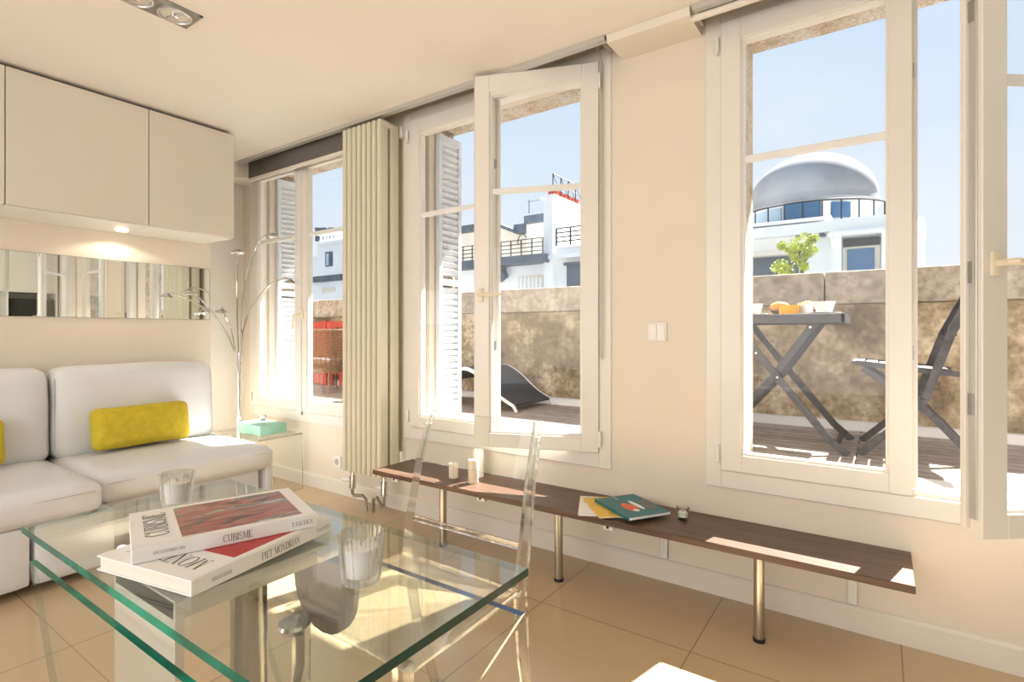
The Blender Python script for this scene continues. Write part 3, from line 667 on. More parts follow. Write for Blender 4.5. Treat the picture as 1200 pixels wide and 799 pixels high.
# magazines on the bench
def slab(name, cx, cy, z, w, d, h, ang, cover, lb, cat, grp):
    M = Matrix.Translation((cx, cy, z)) @ Matrix.Rotation(ang, 4, 'Z')
    t = thing(name, (cx, cy, z), lb, cat, grp)
    m = MB(); m.rbox(-w/2+.002, w/2-.001, -d/2+.001, d/2-.002, .0008, h-.0008, r=.0004, seg=1, M=M); m.build('pages', 'paper_white', t)
    m = MB(); m.rbox(-w/2, w/2, -d/2, d/2, h-.0008, h, r=.0002, seg=1, M=M); m.rbox(-w/2, w/2, -d/2, d/2, 0, .0008, r=.0002, seg=1, M=M); m.rbox(-w/2-.0006, -w/2+.0004, -d/2, d/2, 0, h, r=.0002, seg=1, M=M)
    m.build('cover', cover, t); return t, M
G = 'magazines fanned on the bench'
z0 = .3302
t, M = slab('magazine', -1.012, 2.168, z0, .20, .255, .007, math.radians(25), 'paper_white', 'white magazine with a round blue logo, lowest of the pile on the bench', 'magazine', G)
text('ICI', M @ Matrix.Translation((-.045, .095, .0073)), .042, 'ink', t)
m = MB(); m.lathe([(.022, 0), (.022, .0003), (0, .0003)], (0, 0, 0), 24, M=M @ Matrix.Translation((-.06, .05, .0071))); m.build('emblem', 'cyan_print', t)
t, M = slab('magazine', -.962, 2.172, z0+.0078, .20, .26, .006, math.radians(42), 'yellow_cover', 'yellow magazine sandwiched between the white and the teal one on the bench', 'magazine', G)
text('GEO', M @ Matrix.Translation((-.02, .105, .0063)), .042, 'ink', t)
text('JOUR', M @ Matrix.Translation((-.02, -.095, .0063)), .03, 'ink', t)
t, M = slab('magazine', -.885, 2.190, z0+.0148, .205, .265, .012, math.radians(57), 'teal_cover', 'teal magazine with an orange and white figure, topmost of the pile on the bench', 'magazine', G)
m = MB()
for (cx, cy, rx, ry) in ((-.022, -.02, .028, .055),):
    m.prism([(cx+rx*math.cos(a*PI/12), cy+ry*math.sin(a*PI/12)) for a in range(24)], 'z', .0121, .0124)
m.bm.transform(M); m.build('printed_figure', 'orange_print', t)
m = MB(); m.prism([(.022+.012*math.cos(a*PI/12), -.005+.06*math.sin(a*PI/12)) for a in range(24)], 'z', .0121, .0124); m.prism([(-.02+.014*math.cos(a*PI/12), -.065+.014*math.sin(a*PI/12)) for a in range(24)], 'z', .0125, .0127); m.bm.transform(M); m.build('printed_stroke', 'paper_white', t)
text('PARIS', M @ Matrix.Translation((.068, -.02, .0123)) @ Matrix.Rotation(-PI/2, 4, 'Z'), .05, 'orange_print', t)
text('GUIDE', M @ Matrix.Translation((-.01, .105, .0123)) @ Matrix.Rotation(-PI/2, 4, 'Z'), .018, 'paper_white', t)

# switch and socket
t = thing('light_switch', (-.823, YW, 1.06), 'double white light switch on the wall between middle and right windows', 'switch')
rb(-.866, -.780, YW-.009, YW-.0005, 1.062, 1.146, r=.003).build('plate', 'white_plastic', t)
for a, b in ((-.858, -.824), (-.822, -.788)): rb(a, b, YW-.013, YW-.009, 1.070, 1.138, r=.002).build('rocker', 'white_plastic', t)
t = thing('wall_socket', (-3.073, YW, .175), 'white wall socket low on the wall left of the radiator', 'socket')
rb(-3.113, -3.033, YW-.009, YW-.0005, .175, .255, r=.003).build('plate', 'white_plastic', t)
m = MB(); m.lathe([(.021, 0), (.021, .003), (.018, .003), (.018, .001), (0, .001)], (-3.073, YW-.009, .215), 24, M=Matrix.Rotation(PI/2, 4, 'X')); m.build('outlet', 'satin_alu', t)

# ------------------------------------------------------------------ glass table
TZ = .75
t = thing('glass_table', (-.86, .48, 0), 'narrow clear glass table with green edges in the foreground holding two art books', 'table')
def glass_plate(m, x0, x1, y0, y1, z0, z1):
    fs = m.box(x0, x1, y0, y1, z0, z1)
    for f, mi in zip(fs, (0, 0, 1, 2, 3, 3)): f.material_index = mi
m = MB(); glass_plate(m, -1.283, -.432, .292, .669, TZ-.012, TZ); m.build('glass_top', ['table_glass', 'green_edge', 'green_dark', 'pale_edge'], t)
def trap(y0, y1, zt, zb_, inset, xa=-1.288, xb=-.439, em='green_edge', far=False):
    m = MB(); pts = [(xa, zt), (xb, zt), (xb-inset, zb_), (xa+inset, zb_)]
    fs = m.prism(pts, 'y', y0, y1)
    for f in fs[2:]: f.material_index = 1
    fs[3].material_index = 2; fs[5].material_index = 2
    return m.build('glass_side', ['panel_glass', em, 'pale_edge'], t)
trap(.304, .314, .68, .02, .42)
trap(.660, .672, .68, .02, .42, em='blue_edge')
m = MB(); m.rbox(-.985, -.785, .335, .655, .708, .737, r=.003); m.build('beam', 'table_steel', t, smooth=True)
for y in (.335, .640):
    m = MB(); pts = [(-.987, .735), (-.783, .735)]+[(-.885+.092*math.cos(a), .615+.092*math.sin(a)) for a in [-k*PI/12 for k in range(13)]]
    if y < .5: pts = [(-.987, .735), (-.783, .735)]+[(-.885+.10*math.cos(a), .20+.10*math.sin(a)) for a in [-k*PI/12 for k in range(13)]]
    m.prism(pts, 'y', y, y+.012); m.build('end_plate', 'gray_metal' if y > .5 else 'table_steel', t, smooth=True)  # far plate in darker metal: its backlit shade is put into the colour
m = MB(); m.lathe([(.029, .04), (.029, .675), (.031, .676), (.031, .680), (.026, .681), (.026, .696)], (-.895, .50, 0), 32); m.build('column', 'column_steel', t, smooth=True)
m = MB(); m.lathe([(.20, 0), (.20, .006), (.19, .010), (.04, .014), (.032, .04), (.0, .04)], (-.895, .50, 0), 48); m.build('base_plate', 'brushed', t, smooth=True)
m = MB(); m.lathe([(.0, .0), (.022, .004), (.030, .016), (.028, .022), (.0, .022)], (-.925, .605, .525), 20); m.build('swivel_cup', 'chrome', t, smooth=True)
m = MB(); m.tube([(-.905, .605, .53), (-.905, .605, .47), (-.915, .60, .42), (-.93, .58, .22), (-.92, .55, .012)], .008, 10); m.build('strut', 'gray_metal', t, smooth=True)
m = MB()
for k in range(44): m.lathe([(.0001, -.0025), (.0025, 0), (.0001, .0025)], (-.885, .612, .520-k*.0065), 6)
m.build('ball_chain', 'gray_metal', t)

# art books on the table
def book(cn, z, h, title, sp, ang_pts, cover_mat, lb, tx):
    # cn: near spine corner; ux along the spine, uy across the cover
    o, ux, uy, L, Wd = ang_pts; M = frame((o[0], o[1], z), ux, uy)
    t = thing('art_book', (o[0], o[1], z), lb, 'book', 'art books stacked on the glass table')
    m = MB(); m.rbox(.003, L-.003, .003, Wd-.004, .002, h-.002, r=.0005, seg=1, M=M); m.build('pages', 'paper', t)
    m = MB(); m.rbox(0, L, 0, Wd, h-.0025, h, r=.0008, M=M); m.rbox(0, L, 0, Wd, 0, .0025, r=.0008, M=M); m.rbox(0, L, -.001, .003, 0, h, r=.0015, M=M)
    m.build('cover', 'paper_white', t)
    m = MB(); m.rbox(tx[0], tx[1], tx[2], tx[3], h, h+.0003, r=.0001, seg=1, M=M); m.build('cover_picture', cover_mat, t)
    return t, M
def d2(a): return (math.cos(a), math.sin(a), 0)
# lower book: PIET MONDRIAN
a1 = math.atan2(.60-.342, -.803+.752)
ux = d2(a1); uy = (-ux[1], ux[0], 0)
L1, W1, h1 = .262, .205, .022
t, M = book(None, TZ+.0003, h1, '', '', ((-.750, .340), ux, uy, L1, W1), 'book_red', 'white art book titled PIET MONDRIAN with a red cover square, lower of the two', (.075, .205, .012, .178))
text('MONDRIAN', M @ Matrix.Translation((.040, W1*.5, h1+.0002)) @ Matrix.Rotation(PI/2, 4, 'Z'), .040, 'ink', t, sx=.88)
text('PIET MONDRIAN', M @ Matrix.Translation((.150, -.0012, h1*.5)) @ Matrix.Rotation(PI/2, 4, 'X'), .0150, 'ink', t, sx=.80)
text('SUSANNE DEICHER', M @ Matrix.Translation((.045, -.0012, h1*.5)) @ Matrix.Rotation(PI/2, 4, 'X'), .0070, 'ink', t, sx=.6)
text('TASCHEN', M @ Matrix.Translation((.240, -.0012, h1*.5)) @ Matrix.Rotation(PI/2, 4, 'X'), .0085, 'ink', t)
# upper book: CUBISME
a2 = math.atan2(.555-.313, -.786+.869)
ux = d2(a2); uy = (-ux[1], ux[0], 0); L2, W2, h2_ = .256, .186, .022; zz = TZ+h1+.0008
t, M = book(None, zz, h2_, '', '', ((-.869, .315), ux, uy, L2, W2), 'abstract_art', 'white art book titled CUBISME with a red and grey abstract painting, lying on top', (.062, .235, .012, .172))
text('CUBISME', M @ Matrix.Translation((.033, W2*.52, h2_+.0002)) @ Matrix.Rotation(PI/2, 4, 'Z'), .042, 'ink', t, sx=.84)
text('CUBISME', M @ Matrix.Translation((.135, -.0012, h2_*.5)) @ Matrix.Rotation(PI/2, 4, 'X'), .0150, 'ink', t, sx=.80)
text('ANNE GANTEFUHRER-TRIER', M @ Matrix.Translation((.045, -.0012, h2_*.5)) @ Matrix.Rotation(PI/2, 4, 'X'), .0062, 'ink', t, sx=.6)
text('TASCHEN', M @ Matrix.Translation((.232, -.0012, h2_*.5)) @ Matrix.Rotation(PI/2, 4, 'X'), .0095, 'ink', t)

ribbed_glass(-.602, .499, TZ+.0003, .026, .0315, .069, 'ribbed clear glass candle cup on the table, in front of the clear chair', 'ribbed candle cups', .72)
ribbed_glass(-1.165, .502, TZ+.0003, .026, .0315, .069, 'ribbed glass candle cup behind the stacked art books, near the sofa', 'ribbed candle cups', .72)

# ------------------------------------------------------------------ transparent chair
t = thing('dining_chair', (-.94, .94, 0), 'transparent acrylic dining chair behind the glass table', 'chair')
def postline(s):
    X = lambda a, b: a if s < 0 else b
    return [(X(-1.150, -.790), 1.245, 0), (X(-1.155, -.768), 1.165, .25), (X(-1.155, -.752), 1.125, .45), (X(-1.148, -.742), 1.132, .56), (X(-1.128, -.736), 1.150, .72), (X(-1.106, -.733), 1.182, .868)]
for s in (-1, 1):
    m = MB(); P = postline(s); m.tube(P, [.016, .018, .019, .017, .015, .013], 4, sx=1.0)
    m.build('rear_leg', 'acrylic', t)
    fx = -1.125 if s < 0 else -.785
    m = MB(); m.bar((fx, .755, .005), (fx, .755, .44), .030, .030); m.build('front_leg', 'acrylic', t)
m = MB(); m.rbox(-1.165, -.745, .735, 1.125, .437, .455, r=.006); m.build('seat', 'clear_thin', t, smooth=True)
m = MB(); m.bar((-1.13, 1.132, .555), (-.76, 1.132, .555), .011, .012); m.build('back_rail', 'acrylic', t)
m = MB(); a, b, c_, d_ = V((-1.128, 1.150, .72)), V((-.736, 1.150, .72)), V((-.735, 1.180, .866)), V((-1.106, 1.180, .866)); n_ = V((0, .006, 0))
fs = m.add([a, b, c_, d_, a+n_, b+n_, c_+n_, d_+n_], [(0, 1, 2, 3), (7, 6, 5, 4), (0, 4, 5, 1), (1, 5, 6, 2), (2, 6, 7, 3), (3, 7, 4, 0)])
for f in fs[2:]: f.material_index = 1
fs[4].material_index = 2
m.build('back_panel', ['panel_glass', 'pale_edge', 'smoke_edge'], t)

# ------------------------------------------------------------------ acrylic side table with green box and votive
t = thing('side_table', (-3.62, 2.1, 0), 'clear acrylic waterfall side table beside the end of the sofa', 'table')
m = MB(); sx0, sx1, sy0, sy1, sz = -3.97, -3.36, 1.94, 2.27, .395
o1 = [(sx0, 0), (sx0, sz), (sx1, sz), (sx1, 0), (sx1-.012, 0), (sx1-.012, sz-.012), (sx0+.012, sz-.012), (sx0+.012, 0)]
m.prism([o1[0], o1[1], o1[6], o1[7]], 'y', sy0, sy1); m.build('side_panel', 'clear_thin', t)
m = MB(); m.prism([o1[1], o1[2], o1[5], o1[6]], 'y', sy0, sy1); m.build('tabletop', 'clear_thin', t)
m = MB(); m.prism([o1[2], o1[3], o1[4], o1[5]], 'y', sy0, sy1); m.build('side_panel', 'clear_thin', t)
o = rb(-.15, .15, -.10, .10, 0, .068, r=.002, M=Matrix.Translation((-3.63, 2.12, sz+.0005)) @ Matrix.Rotation(.0, 4, 'Z')).build('storage_box', 'mint_card')
tag(o, 'flat mint green box on the clear side table', 'box')
ribbed_glass(-3.62, 2.12, sz+.069, .026, .029, .055, 'small glass votive candle on top of the green box', None, .6, nr=12)

# ------------------------------------------------------------------ floor lamp with five arms
t = thing('floor_lamp', (-3.835, 2.07, 0), 'chrome floor lamp with five curved arms standing behind the sofa end', 'lamp')
lx, ly = -3.835, 2.07
m = MB(); m.lathe([(.13, 0), (.13, .012), (.12, .018), (.02, .022), (.012, .03), (.0, .03)], (lx, ly, 0), 36); m.build('base', 'chrome', t, smooth=True)
m = MB(); m.tube([(lx, ly, .02), (lx, ly, .50)], .016, 16); m.tube([(lx, ly, .50), (lx, ly, .96)], .011, 16); m.tube([(lx, ly, .875), (lx, ly, .882)], .018, 16); m.build('pole', 'chrome', t, smooth=True)
arms = [  # control points of each arm, end = lamp head
 [(-3.80, 2.07, .96), (-3.785, 2.06, 1.2), (-3.69, 2.04, 1.48), (-3.53, 2.02, 1.68), (-3.40, 2.0, 1.745), (-3.27, 1.99, 1.75)],
 [(-3.81, 2.05, .96), (-3.79, 2.03, 1.22), (-3.72, 1.99, 1.45), (-3.62, 1.94, 1.64), (-3.595, 1.93, 1.665)],
 [(-3.815, 2.08, .96), (-3.79, 2.07, 1.10), (-3.66, 2.06, 1.28), (-3.42, 2.05, 1.42), (-3.25, 2.04, 1.455), (-3.14, 2.04, 1.445)],
 [(-3.85, 2.05, .96), (-3.85, 2.02, 1.12), (-3.82, 1.95, 1.24), (-3.74, 1.90, 1.275), (-3.70, 1.88, 1.262)],
 [(-3.84, 2.04, .96), (-3.86, 1.98, 1.12), (-3.82, 1.85, 1.27), (-3.74, 1.72, 1.36), (-3.69, 1.66, 1.37)]]
def smoothpath(P, n=5):
    P = [V(p) for p in P]; out = []
    for i in range(len(P)-1):
        p0, p1, p2, p3 = P[max(i-1, 0)], P[i], P[i+1], P[min(i+2, len(P)-1)]
        for k in range(n):
            u = k/n; out.append(.5*((2*p1)+(p2-p0)*u+(2*p0-5*p1+4*p2-p3)*u*u+(3*p1-p0-3*p2+p3)*u**3))
    out.append(P[-1]); return out
for k, A in enumerate(arms):
    m = MB(); m.tube(smoothpath(A), .0052, 8); a = m.build('arm', 'chrome', t, smooth=True)
    e_ = V(A[-1]); tilt = Matrix.Rotation((.1, -.05, .12, .15, -.1)[k], 4, 'Y')
    m = MB(); m.lathe([(.004, .0), (.012, -.004), (.036, -.016), (.048, -.028), (.046, -.029), (.034, -.020), (.010, -.010), (.004, -.008)], e_+V((0, 0, .004)), 28, M=tilt, close=True); h = m.build('lamp_head', 'chrome', a, smooth=True)
    m = MB(); m.lathe([(.0001, -.024), (.03, -.024), (.03, -.022), (.0001, -.022)], e_+V((0, 0, .004)), 20, M=tilt); m.build('diffuser', 'white_plastic', h)

# ------------------------------------------------------------------ terrace furniture
def outdoor_at(x, y, Y):  # direction of the sight line through a photo pixel, met with the plane at distance Y
    u = (x-600)/F; v = (HOR-y)/F; c, s = math.cos(YAW), math.sin(YAW); t_ = Y/(u*s+c)
    return ((u*c-s)*t_, Y, CAMZ+v*t_)
t = thing('folding_table', (-.47, 3.42, DK), 'dark wooden folding table with crossed legs and breakfast on the terrace', 'table')
m = MB()
for k in range(6):
    ya = 3.13+k*.098; m.rbox(-.80, -.155, ya, ya+.092, 1.178, 1.198, r=.004, seg=1)
m.rbox(-.81, -.145, 3.12, 3.14, 1.150, 1.199, r=.004); m.rbox(-.81, -.145, 3.705, 3.725, 1.150, 1.199, r=.004); m.rbox(-.81, -.79, 3.12, 3.725, 1.150, 1.199, r=.004); m.rbox(-.165, -.145, 3.12, 3.725, 1.150, 1.199, r=.004)
m.build('tabletop', 'dark_wood_paint', t)
for y in (3.17, 3.66):
    dy = .012 if y < 3.4 else -.012
    m = MB(); P = [(-.68, y, 1.16), (-.44, y, .84), (-.22, y, .56), (-.135, y, DK+.002)]; 
    for p, q in zip(P, P[1:]): m.bar(p, q, 0.018, .036, side=(0, 1, 0))
    m.build('leg', 'dark_wood_paint', t)
    m = MB(); P = [(-.28, y+2*dy, 1.16), (-.48, y+2*dy, .86), (-.72, y+2*dy, .58), (-.84, y+2*dy, DK+.002)]
    for p, q in zip(P, P[1:]): m.bar(p, q, 0.018, .036, side=(0, 1, 0))
    m.build('leg', 'dark_wood_paint', t)
m = MB()
for x, z in ((-.455, .862), (-.655, 1.13), (-.30, 1.13), (-.56, .99)):
    m = MB(); m.tube([(x, 3.154, z), (x, 3.162, z)], .006, 8); m.build('bolt', 'satin_alu', t)
for x in (-.18, -.77): m = MB(); m.bar((x, 3.19, .53), (x, 3.64, .53), .02, .03); m.build('stretcher', 'dark_wood_paint', t)
def outdoor_chair(x, flip, lb):
    t = thing('folding_chair', (x, 3.42, DK), lb, 'chair', 'dark folding chairs at the terrace table'); S = -1 if flip else 1
    def X(a): return x+S*a
    for y in (3.24, 3.66):
        m = MB(); P = [(X(.24), y, DK+.86), (X(.13), y, DK+.62), (X(.03), y, DK+.30), (X(-.10), y, DK+.14), (X(-.235), y, DK+.003)]
        for p, q in zip(P, P[1:]): m.bar(p, q, .02, .034, side=(0, 1, 0))
        m.build('rear_leg', 'dark_wood_paint', t)
        yy = y+(.02 if y < 3.4 else -.02)
        m = MB(); P = [(X(-.22), yy, DK+.44), (X(-.06), yy, DK+.32), (X(.06), yy, DK+.22), (X(.24), yy, DK+.003)]
        for p, q in zip(P, P[1:]): m.bar(p, q, .02, .030, side=(0, 1, 0))
        m.build('front_leg', 'dark_wood_paint', t)
    m = MB()
    for k in range(7):
        a = -.24+k*.058; m.bar((X(a), 3.265, DK+.468-k*.006), (X(a), 3.635, DK+.468-k*.006), .052, .014)
    m.bar((X(-.25), 3.255, DK+.467), (X(.16), 3.255, DK+.425), .016, .026, side=(0, 1, 0)); m.bar((X(-.25), 3.645, DK+.467), (X(.16), 3.645, DK+.425), .016, .026, side=(0, 1, 0))
    m.build('seat', 'dark_wood_paint', t)
    m = MB(); m.bar((X(.24), 3.24, DK+.85), (X(.24), 3.66, DK+.85), .03, .03); m.bar((X(.14), 3.24, DK+.62), (X(.14), 3.66, DK+.62), .02, .03)
    for k in range(11): yk = 3.27+k*.036; m.bar((X(.235), yk, DK+.84), (X(.14), yk, DK+.63), .014, .006, side=(0, 1, 0))
    m.build('backrest', 'dark_wood_paint', t)
outdoor_chair(.145, False, 'dark folding chair to the right of the terrace table, facing it')
outdoor_chair(-1.07, True, 'dark folding chair left of the terrace table, mostly hidden by the wall')

TT = 1.1995
def bowl(x, y, lb, grp='white breakfast bowls'):
    m = MB(); m.lathe([(.0001, 0), (.035, 0), (.052, .052), (.054, .056), (.050, .056), (.034, .006), (.0001, .005)], (x, y, TT+.0095), 28); o = m.build('bowl', 'porcelain', smooth=True); tag(o, lb, 'bowl', grp)
    m = MB(); m.lathe([(.0001, 0), (.05, 0), (.078, .007), (.077, .009), (.05, .003), (.0001, .003)], (x, y, TT), 28); o = m.build('saucer', 'porcelain', smooth=True); tag(o, 'white saucer under the '+lb.split(' ', 1)[1].replace('bowl', 'bowl'), 'saucer', 'white saucers')
bowl(-.245, 3.26, 'white bowl at the right end of the terrace table')
bowl(-.60, 3.30, 'white bowl at the left end of the terrace table')
m = MB(); m.lathe([(.0001, 0), (.048, 0), (.052, .05), (.0001, .05)], (-.41, 3.25, TT), 28); o = m.build('juice_bowl', 'juice', smooth=True); tag(o, 'orange juice filled glass dish in the middle of the terrace table', 'dish')
m = MB(); m.lathe([(.0001, 0), (.03, 0), (.038, .06), (.034, .06), (.027, .004), (.0001, .004)], (-.335, 3.30, TT), 24); o = m.build('cup', 'porcelain', smooth=True); tag(o, 'small white cup between the orange dish and right bowl', 'cup')
t = thing('bread_basket', (-.42, 3.42, TT), 'flat brown bread basket behind the orange dish on the terrace table', 'basket')
m = MB(); m.lathe([(.0001, 0), (.08, 0), (.11, .03), (.107, .031), (.078, .006), (.0001, .006)], (-.42, 3.42, TT), 28); m.build('basket', 'wicker', t, smooth=True)
for (x, y, rz, lb) in ((-.47, 3.40, .4, 'pale croissant in the basket, left of the darker one'), (-.355, 3.42, -.5, 'golden brown croissant at the right side of the bread basket')):
    P = []; R = []
    for k in range(13):
        a = -1.1+2.2*k/12; P.append(V((x+math.cos(rz)*.055*math.sin(a)*1.0-math.sin(rz)*.03*math.cos(a), y+math.sin(rz)*.055*math.sin(a)+math.cos(rz)*.03*math.cos(a), TT+.052))); R.append((.006+.022*math.cos(a*1.35)**1)*(1+.10*(k % 2)))
    m = MB(); m.tube(P, [max(.004, r) for r in R], 12); o = m.build('croissant', 'bread', smooth=True); tag(o, lb, 'croissant', 'croissants')

# wave lounger by the parapet
t = thing('sun_lounger', (-2.95, 3.75, DK), 'dark grey sun lounger with pale frame lying along the parapet behind the middle window', 'sun lounger')
prof = smoothpath([(-2.36, 0, DK+.06), (-2.50, 0, DK+.13), (-2.72, 0, DK+.29), (-2.90, 0, DK+.33), (-3.15, 0, DK+.22), (-3.45, 0, DK+.24), (-3.80, 0, DK+.50), (-3.95, 0, DK+.62)], 4)
m = MB()
for p, q in zip(prof, prof[1:]): m.add([(p.x, 3.46, p.z), (q.x, 3.46, q.z), (q.x, 3.99, q.z), (p.x, 3.99, p.z), (p.x, 3.46, p.z-.02), (q.x, 3.46, q.z-.02), (q.x, 3.99, q.z-.02), (p.x, 3.99, p.z-.02)], [(0, 1, 2, 3), (7, 6, 5, 4), (0, 4, 5, 1), (2, 6, 7, 3), (0, 3, 7, 4), (1, 5, 6, 2)])
m.build('sling', 'sling', t)
for y in (3.44, 4.005):
    m = MB(); m.tube([(p.x, y, p.z-.012) for p in prof], .014, 8); m.build('frame', 'kerb', t, smooth=True)
for a, b in (((-2.36, DK+.05), (-2.33, DK)), ((-2.72, DK+.27), (-2.60, DK)), ((-3.55, DK+.28), (-3.60, DK))):
    for y in (3.44, 4.005):
        m = MB(); m.tube([(a[0], y, a[1]), (b[0], y, b[1])], .013, 8); m.build('leg', 'kerb', t, smooth=True)

# red timber screen and wicker chair seen through the left window
t = thing('garden_screen', (-5.9, 3.9, DK), 'red painted timber plank screen on the terrace behind the left window', 'screen')
m = MB(); x = -6.6
while x < -4.6:
    if not (-5.36 < x < -5.24): m.rbox(x, x+.112, 3.95, 3.975, DK+.01, 1.235, r=.004, seg=1)
    x += .12
m.build('planks', 'red_wood', t)
m = MB(); m.rbox(-6.62, -4.55, 3.93, 3.95, 1.16, 1.235, r=.004); m.rbox(-6.62, -4.55, 3.93, 3.95, DK+.14, DK+.20, r=.004); m.build('rail', 'red_wood', t)
for x in (-6.62, -5.42, -4.6):
    m = MB(); m.rbox(x, x+.06, 3.92, 3.98, DK, 1.245, r=.004); m.build('post', 'red_wood', t)
wx, wy = -4.83, 3.62
t = thing('wicker_armchair', (wx, wy, DK), 'brown wicker armchair with white cushion in front of the red screen', 'armchair')
arc_ = [-PI*.70+PI*1.05*j/16 for j in range(17)]
m = MB()
for k in range(26):
    z = DK+.22+k*.0165; m.tube([(wx+.27*math.cos(a), wy+.25*math.sin(a), z) for a in arc_], .0068, 5)
for a in arc_: m.tube([(wx+.255*math.cos(a), wy+.235*math.sin(a), DK+.20), (wx+.275*math.cos(a), wy+.255*math.sin(a), DK+.64)], .006, 5)
m.tube([(wx+.28*math.cos(a), wy+.26*math.sin(a), DK+.645) for a in arc_], .016, 8)
m.build('backrest', 'wicker', t, smooth=True)
m = MB(); m.lathe([(.24, 0), (.25, .04), (.24, .05), (0, .05)], (wx, wy, DK+.22), 28); m.build('seat', 'wicker', t, smooth=True)
m = MB(); m.cushion(wx-.19, wx+.19, wy-.18, wy+.18, DK+.275, DK+.35, r=.035, bulge=(0, 0, .01), n=8); m.build('seat_cushion', 'white_fabric', t, smooth=True)
for x, y in ((-.16, -.16), (.16, -.16), (-.16, .16), (.16, .16)):
    m = MB(); m.tube([(wx+x*1.2, wy+y*1.2, DK), (wx+x, wy+y, DK+.225)], .013, 8); m.build('leg', 'wicker', t, smooth=True)

# ------------------------------------------------------------------ buildings across the street
def A(x, y, Y): return V(outdoor_at(x, y, Y))
REF = [None]
def fbox(m, xa, ya, xb, yb, Y, dep):
    # a wall block whose front stands in the plane Y and reaches dep metres back
    p = A((xa+xb)/2, (ya+yb)/2, Y); a = A(xa, ya, Y); b = A(xb, yb, Y); xm_ = (xa+xb)/2 if REF[0] is None else min(max((xa+xb)/2, REF[0][0]), REF[0][1]); zc = A(xm_, ya, Y).z; zd = A(xm_, yb, Y).z
    m.box(a.x, b.x, Y, Y+dep, zd, zc)
def railing(parent, xa, xb, z0, z1, Y, n, posts, r=.02, name='railing', arc=None):
    m = MB()
    for k in range(n): z = z0+(z1-z0)*(k+1)/n; m.tube([(xa, Y, z), (xb, Y, z)], r, 6)
    for k in range(posts): x = xa+(xb-xa)*k/(posts-1); m.tube([(x, Y, z0), (x, Y, z1)], r*1.3, 6)
    m.build(name, 'iron', parent)

# domed building behind the right window
YD = 24.0; REF[0] = (920, 1010)
c0 = A(950, 240, YD); cx = c0.x; top = A(950, 183, YD).z; spr = A(950, 238, YD).z
R = (A(1027, 240, YD).x-A(873, 240, YD).x)/2
YDc = YD+R
# the dome's centre lies R behind its front: scale so the outline keeps its angular size
k_ = YDc/YD; cx *= k_; R *= k_*.98; top = CAMZ+(top-CAMZ)*k_; spr = CAMZ+(spr-CAMZ)*k_
t = thing('domed_building', (cx, YDc, -14), 'white building with a pale lead dome and roof terrace railing behind the right window', 'building')
m = MB(); prof = [(R*math.cos(a), spr+(top-spr)*math.sin(a)) for a in [PI/2*i/16 for i in range(16)]]+[(.001, top)]
m.lathe([(R*1.02, spr-.35), (R*1.04, spr-.30), (R*1.0, spr-.05)]+prof, (cx, YDc, 0), 64); m.build('dome', 'dome_lead', t, smooth=True)
zdr = A(950, 268, YD).z
m = MB(); m.lathe([(R*.97, zdr-2), (R*.97, spr-.3)], (cx, YDc, 0), 64); m.build('drum', 'render_white', t, smooth=True)
def arcwin(a0, a1, z0, z1, rr, mat, nm):
    m = MB(); n = 10; vs = []
    for i in range(n+1):
        a = a0+(a1-a0)*i/n
        for rad in (rr, rr+.12): vs += [(cx+rad*math.cos(a), YDc+rad*math.sin(a), z0), (cx+rad*math.cos(a), YDc+rad*math.sin(a), z1)]
    fs = []
    for i in range(n):
        o_ = i*4; q = o_+4; fs += [(o_+2, q+2, q+3, o_+3), (o_, o_+1, q+1, q), (o_+1, o_+3, q+3, q+1), (o_, q, q+2, o_+2)]
    fs += [(0, 2, 3, 1), (n*4, n*4+1, n*4+3, n*4+2)]
    m.add(vs, fs); return m.build(nm, mat, t)
zw0, zw1 = A(955, 260, YD).z, A(955, 236, YD).z
arcwin(math.radians(254), math.radians(283), zw0, zw1, R*.97, 'far_glass', 'window'); arcwin(math.radians(292), math.radians(308), zw0+.1, zw1-.1, R*.97, 'far_glass', 'window')
arcwin(math.radians(218), math.radians(250), zw0, zw1-.1, R*.97, 'far_glass_pale', 'window'); arcwin(math.radians(283.5), math.radians(291), zw0, zw1, R*.97, 'render_white', 'pier')
m = MB(); Rr = R*1.18
zr0, zr1 = A(950, 264, YD-1).z, A(950, 233, YD-1).z
arc = [math.radians(205+130*i/40) for i in range(41)]
for z in (zr1, zr0+.15): m.tube([(cx+Rr*math.cos(a), YDc+Rr*math.sin(a), z) for a in arc], .03, 6)
for i in range(0, 41, 4): m.tube([(cx+Rr*math.cos(arc[i]), YDc+Rr*math.sin(arc[i]), zr0-.3), (cx+Rr*math.cos(arc[i]), YDc+Rr*math.sin(arc[i]), zr1)], .03, 6)
m.build('terrace_railing', 'iron', t)
YD2 = YD-1.9
m = MB(); fbox(m, 820, 276, 973, 800, YD2, 14); fbox(m, 973, 272, 1042, 800, YD2-.5, 14); fbox(m, 1042, 272, 1069, 800, YD2-.3, 14); m.build('facade', 'render_white', t)
m = MB(); fbox(m, 815, 264, 974, 276, YD2-.45, 3); fbox(m, 815, 258, 974, 262, YD2-.2, 2); fbox(m, 973, 254, 1064, 270, YD2-.9, 3); fbox(m, 970, 269, 1066, 273, YD2-1.1, 3); m.build('cornice', 'render_white', t)
m = MB()
for x in (890, 904, 918, 932, 946, 960): fbox(m, x, 270, x+6, 276, YD2-.35, .35)
m.build('bracket', 'slate', t)
m = MB(); fbox(m, 860, 298, 936, 340, YD2-.05, .1); m.build('opening', 'slate', t)
m = MB(); fbox(m, 860, 292, 938, 298, YD2-.5, .5); m.build('awning_box', 'render_cream', t)
m = MB(); fbox(m, 988, 278, 1031, 288, YD2-.62, .15); m.build('blind_box', 'iron', t)
m = MB(); fbox(m, 988, 288, 1031, 345, YD2-.58, .1); g = m.build('window', 'render_cream', t)
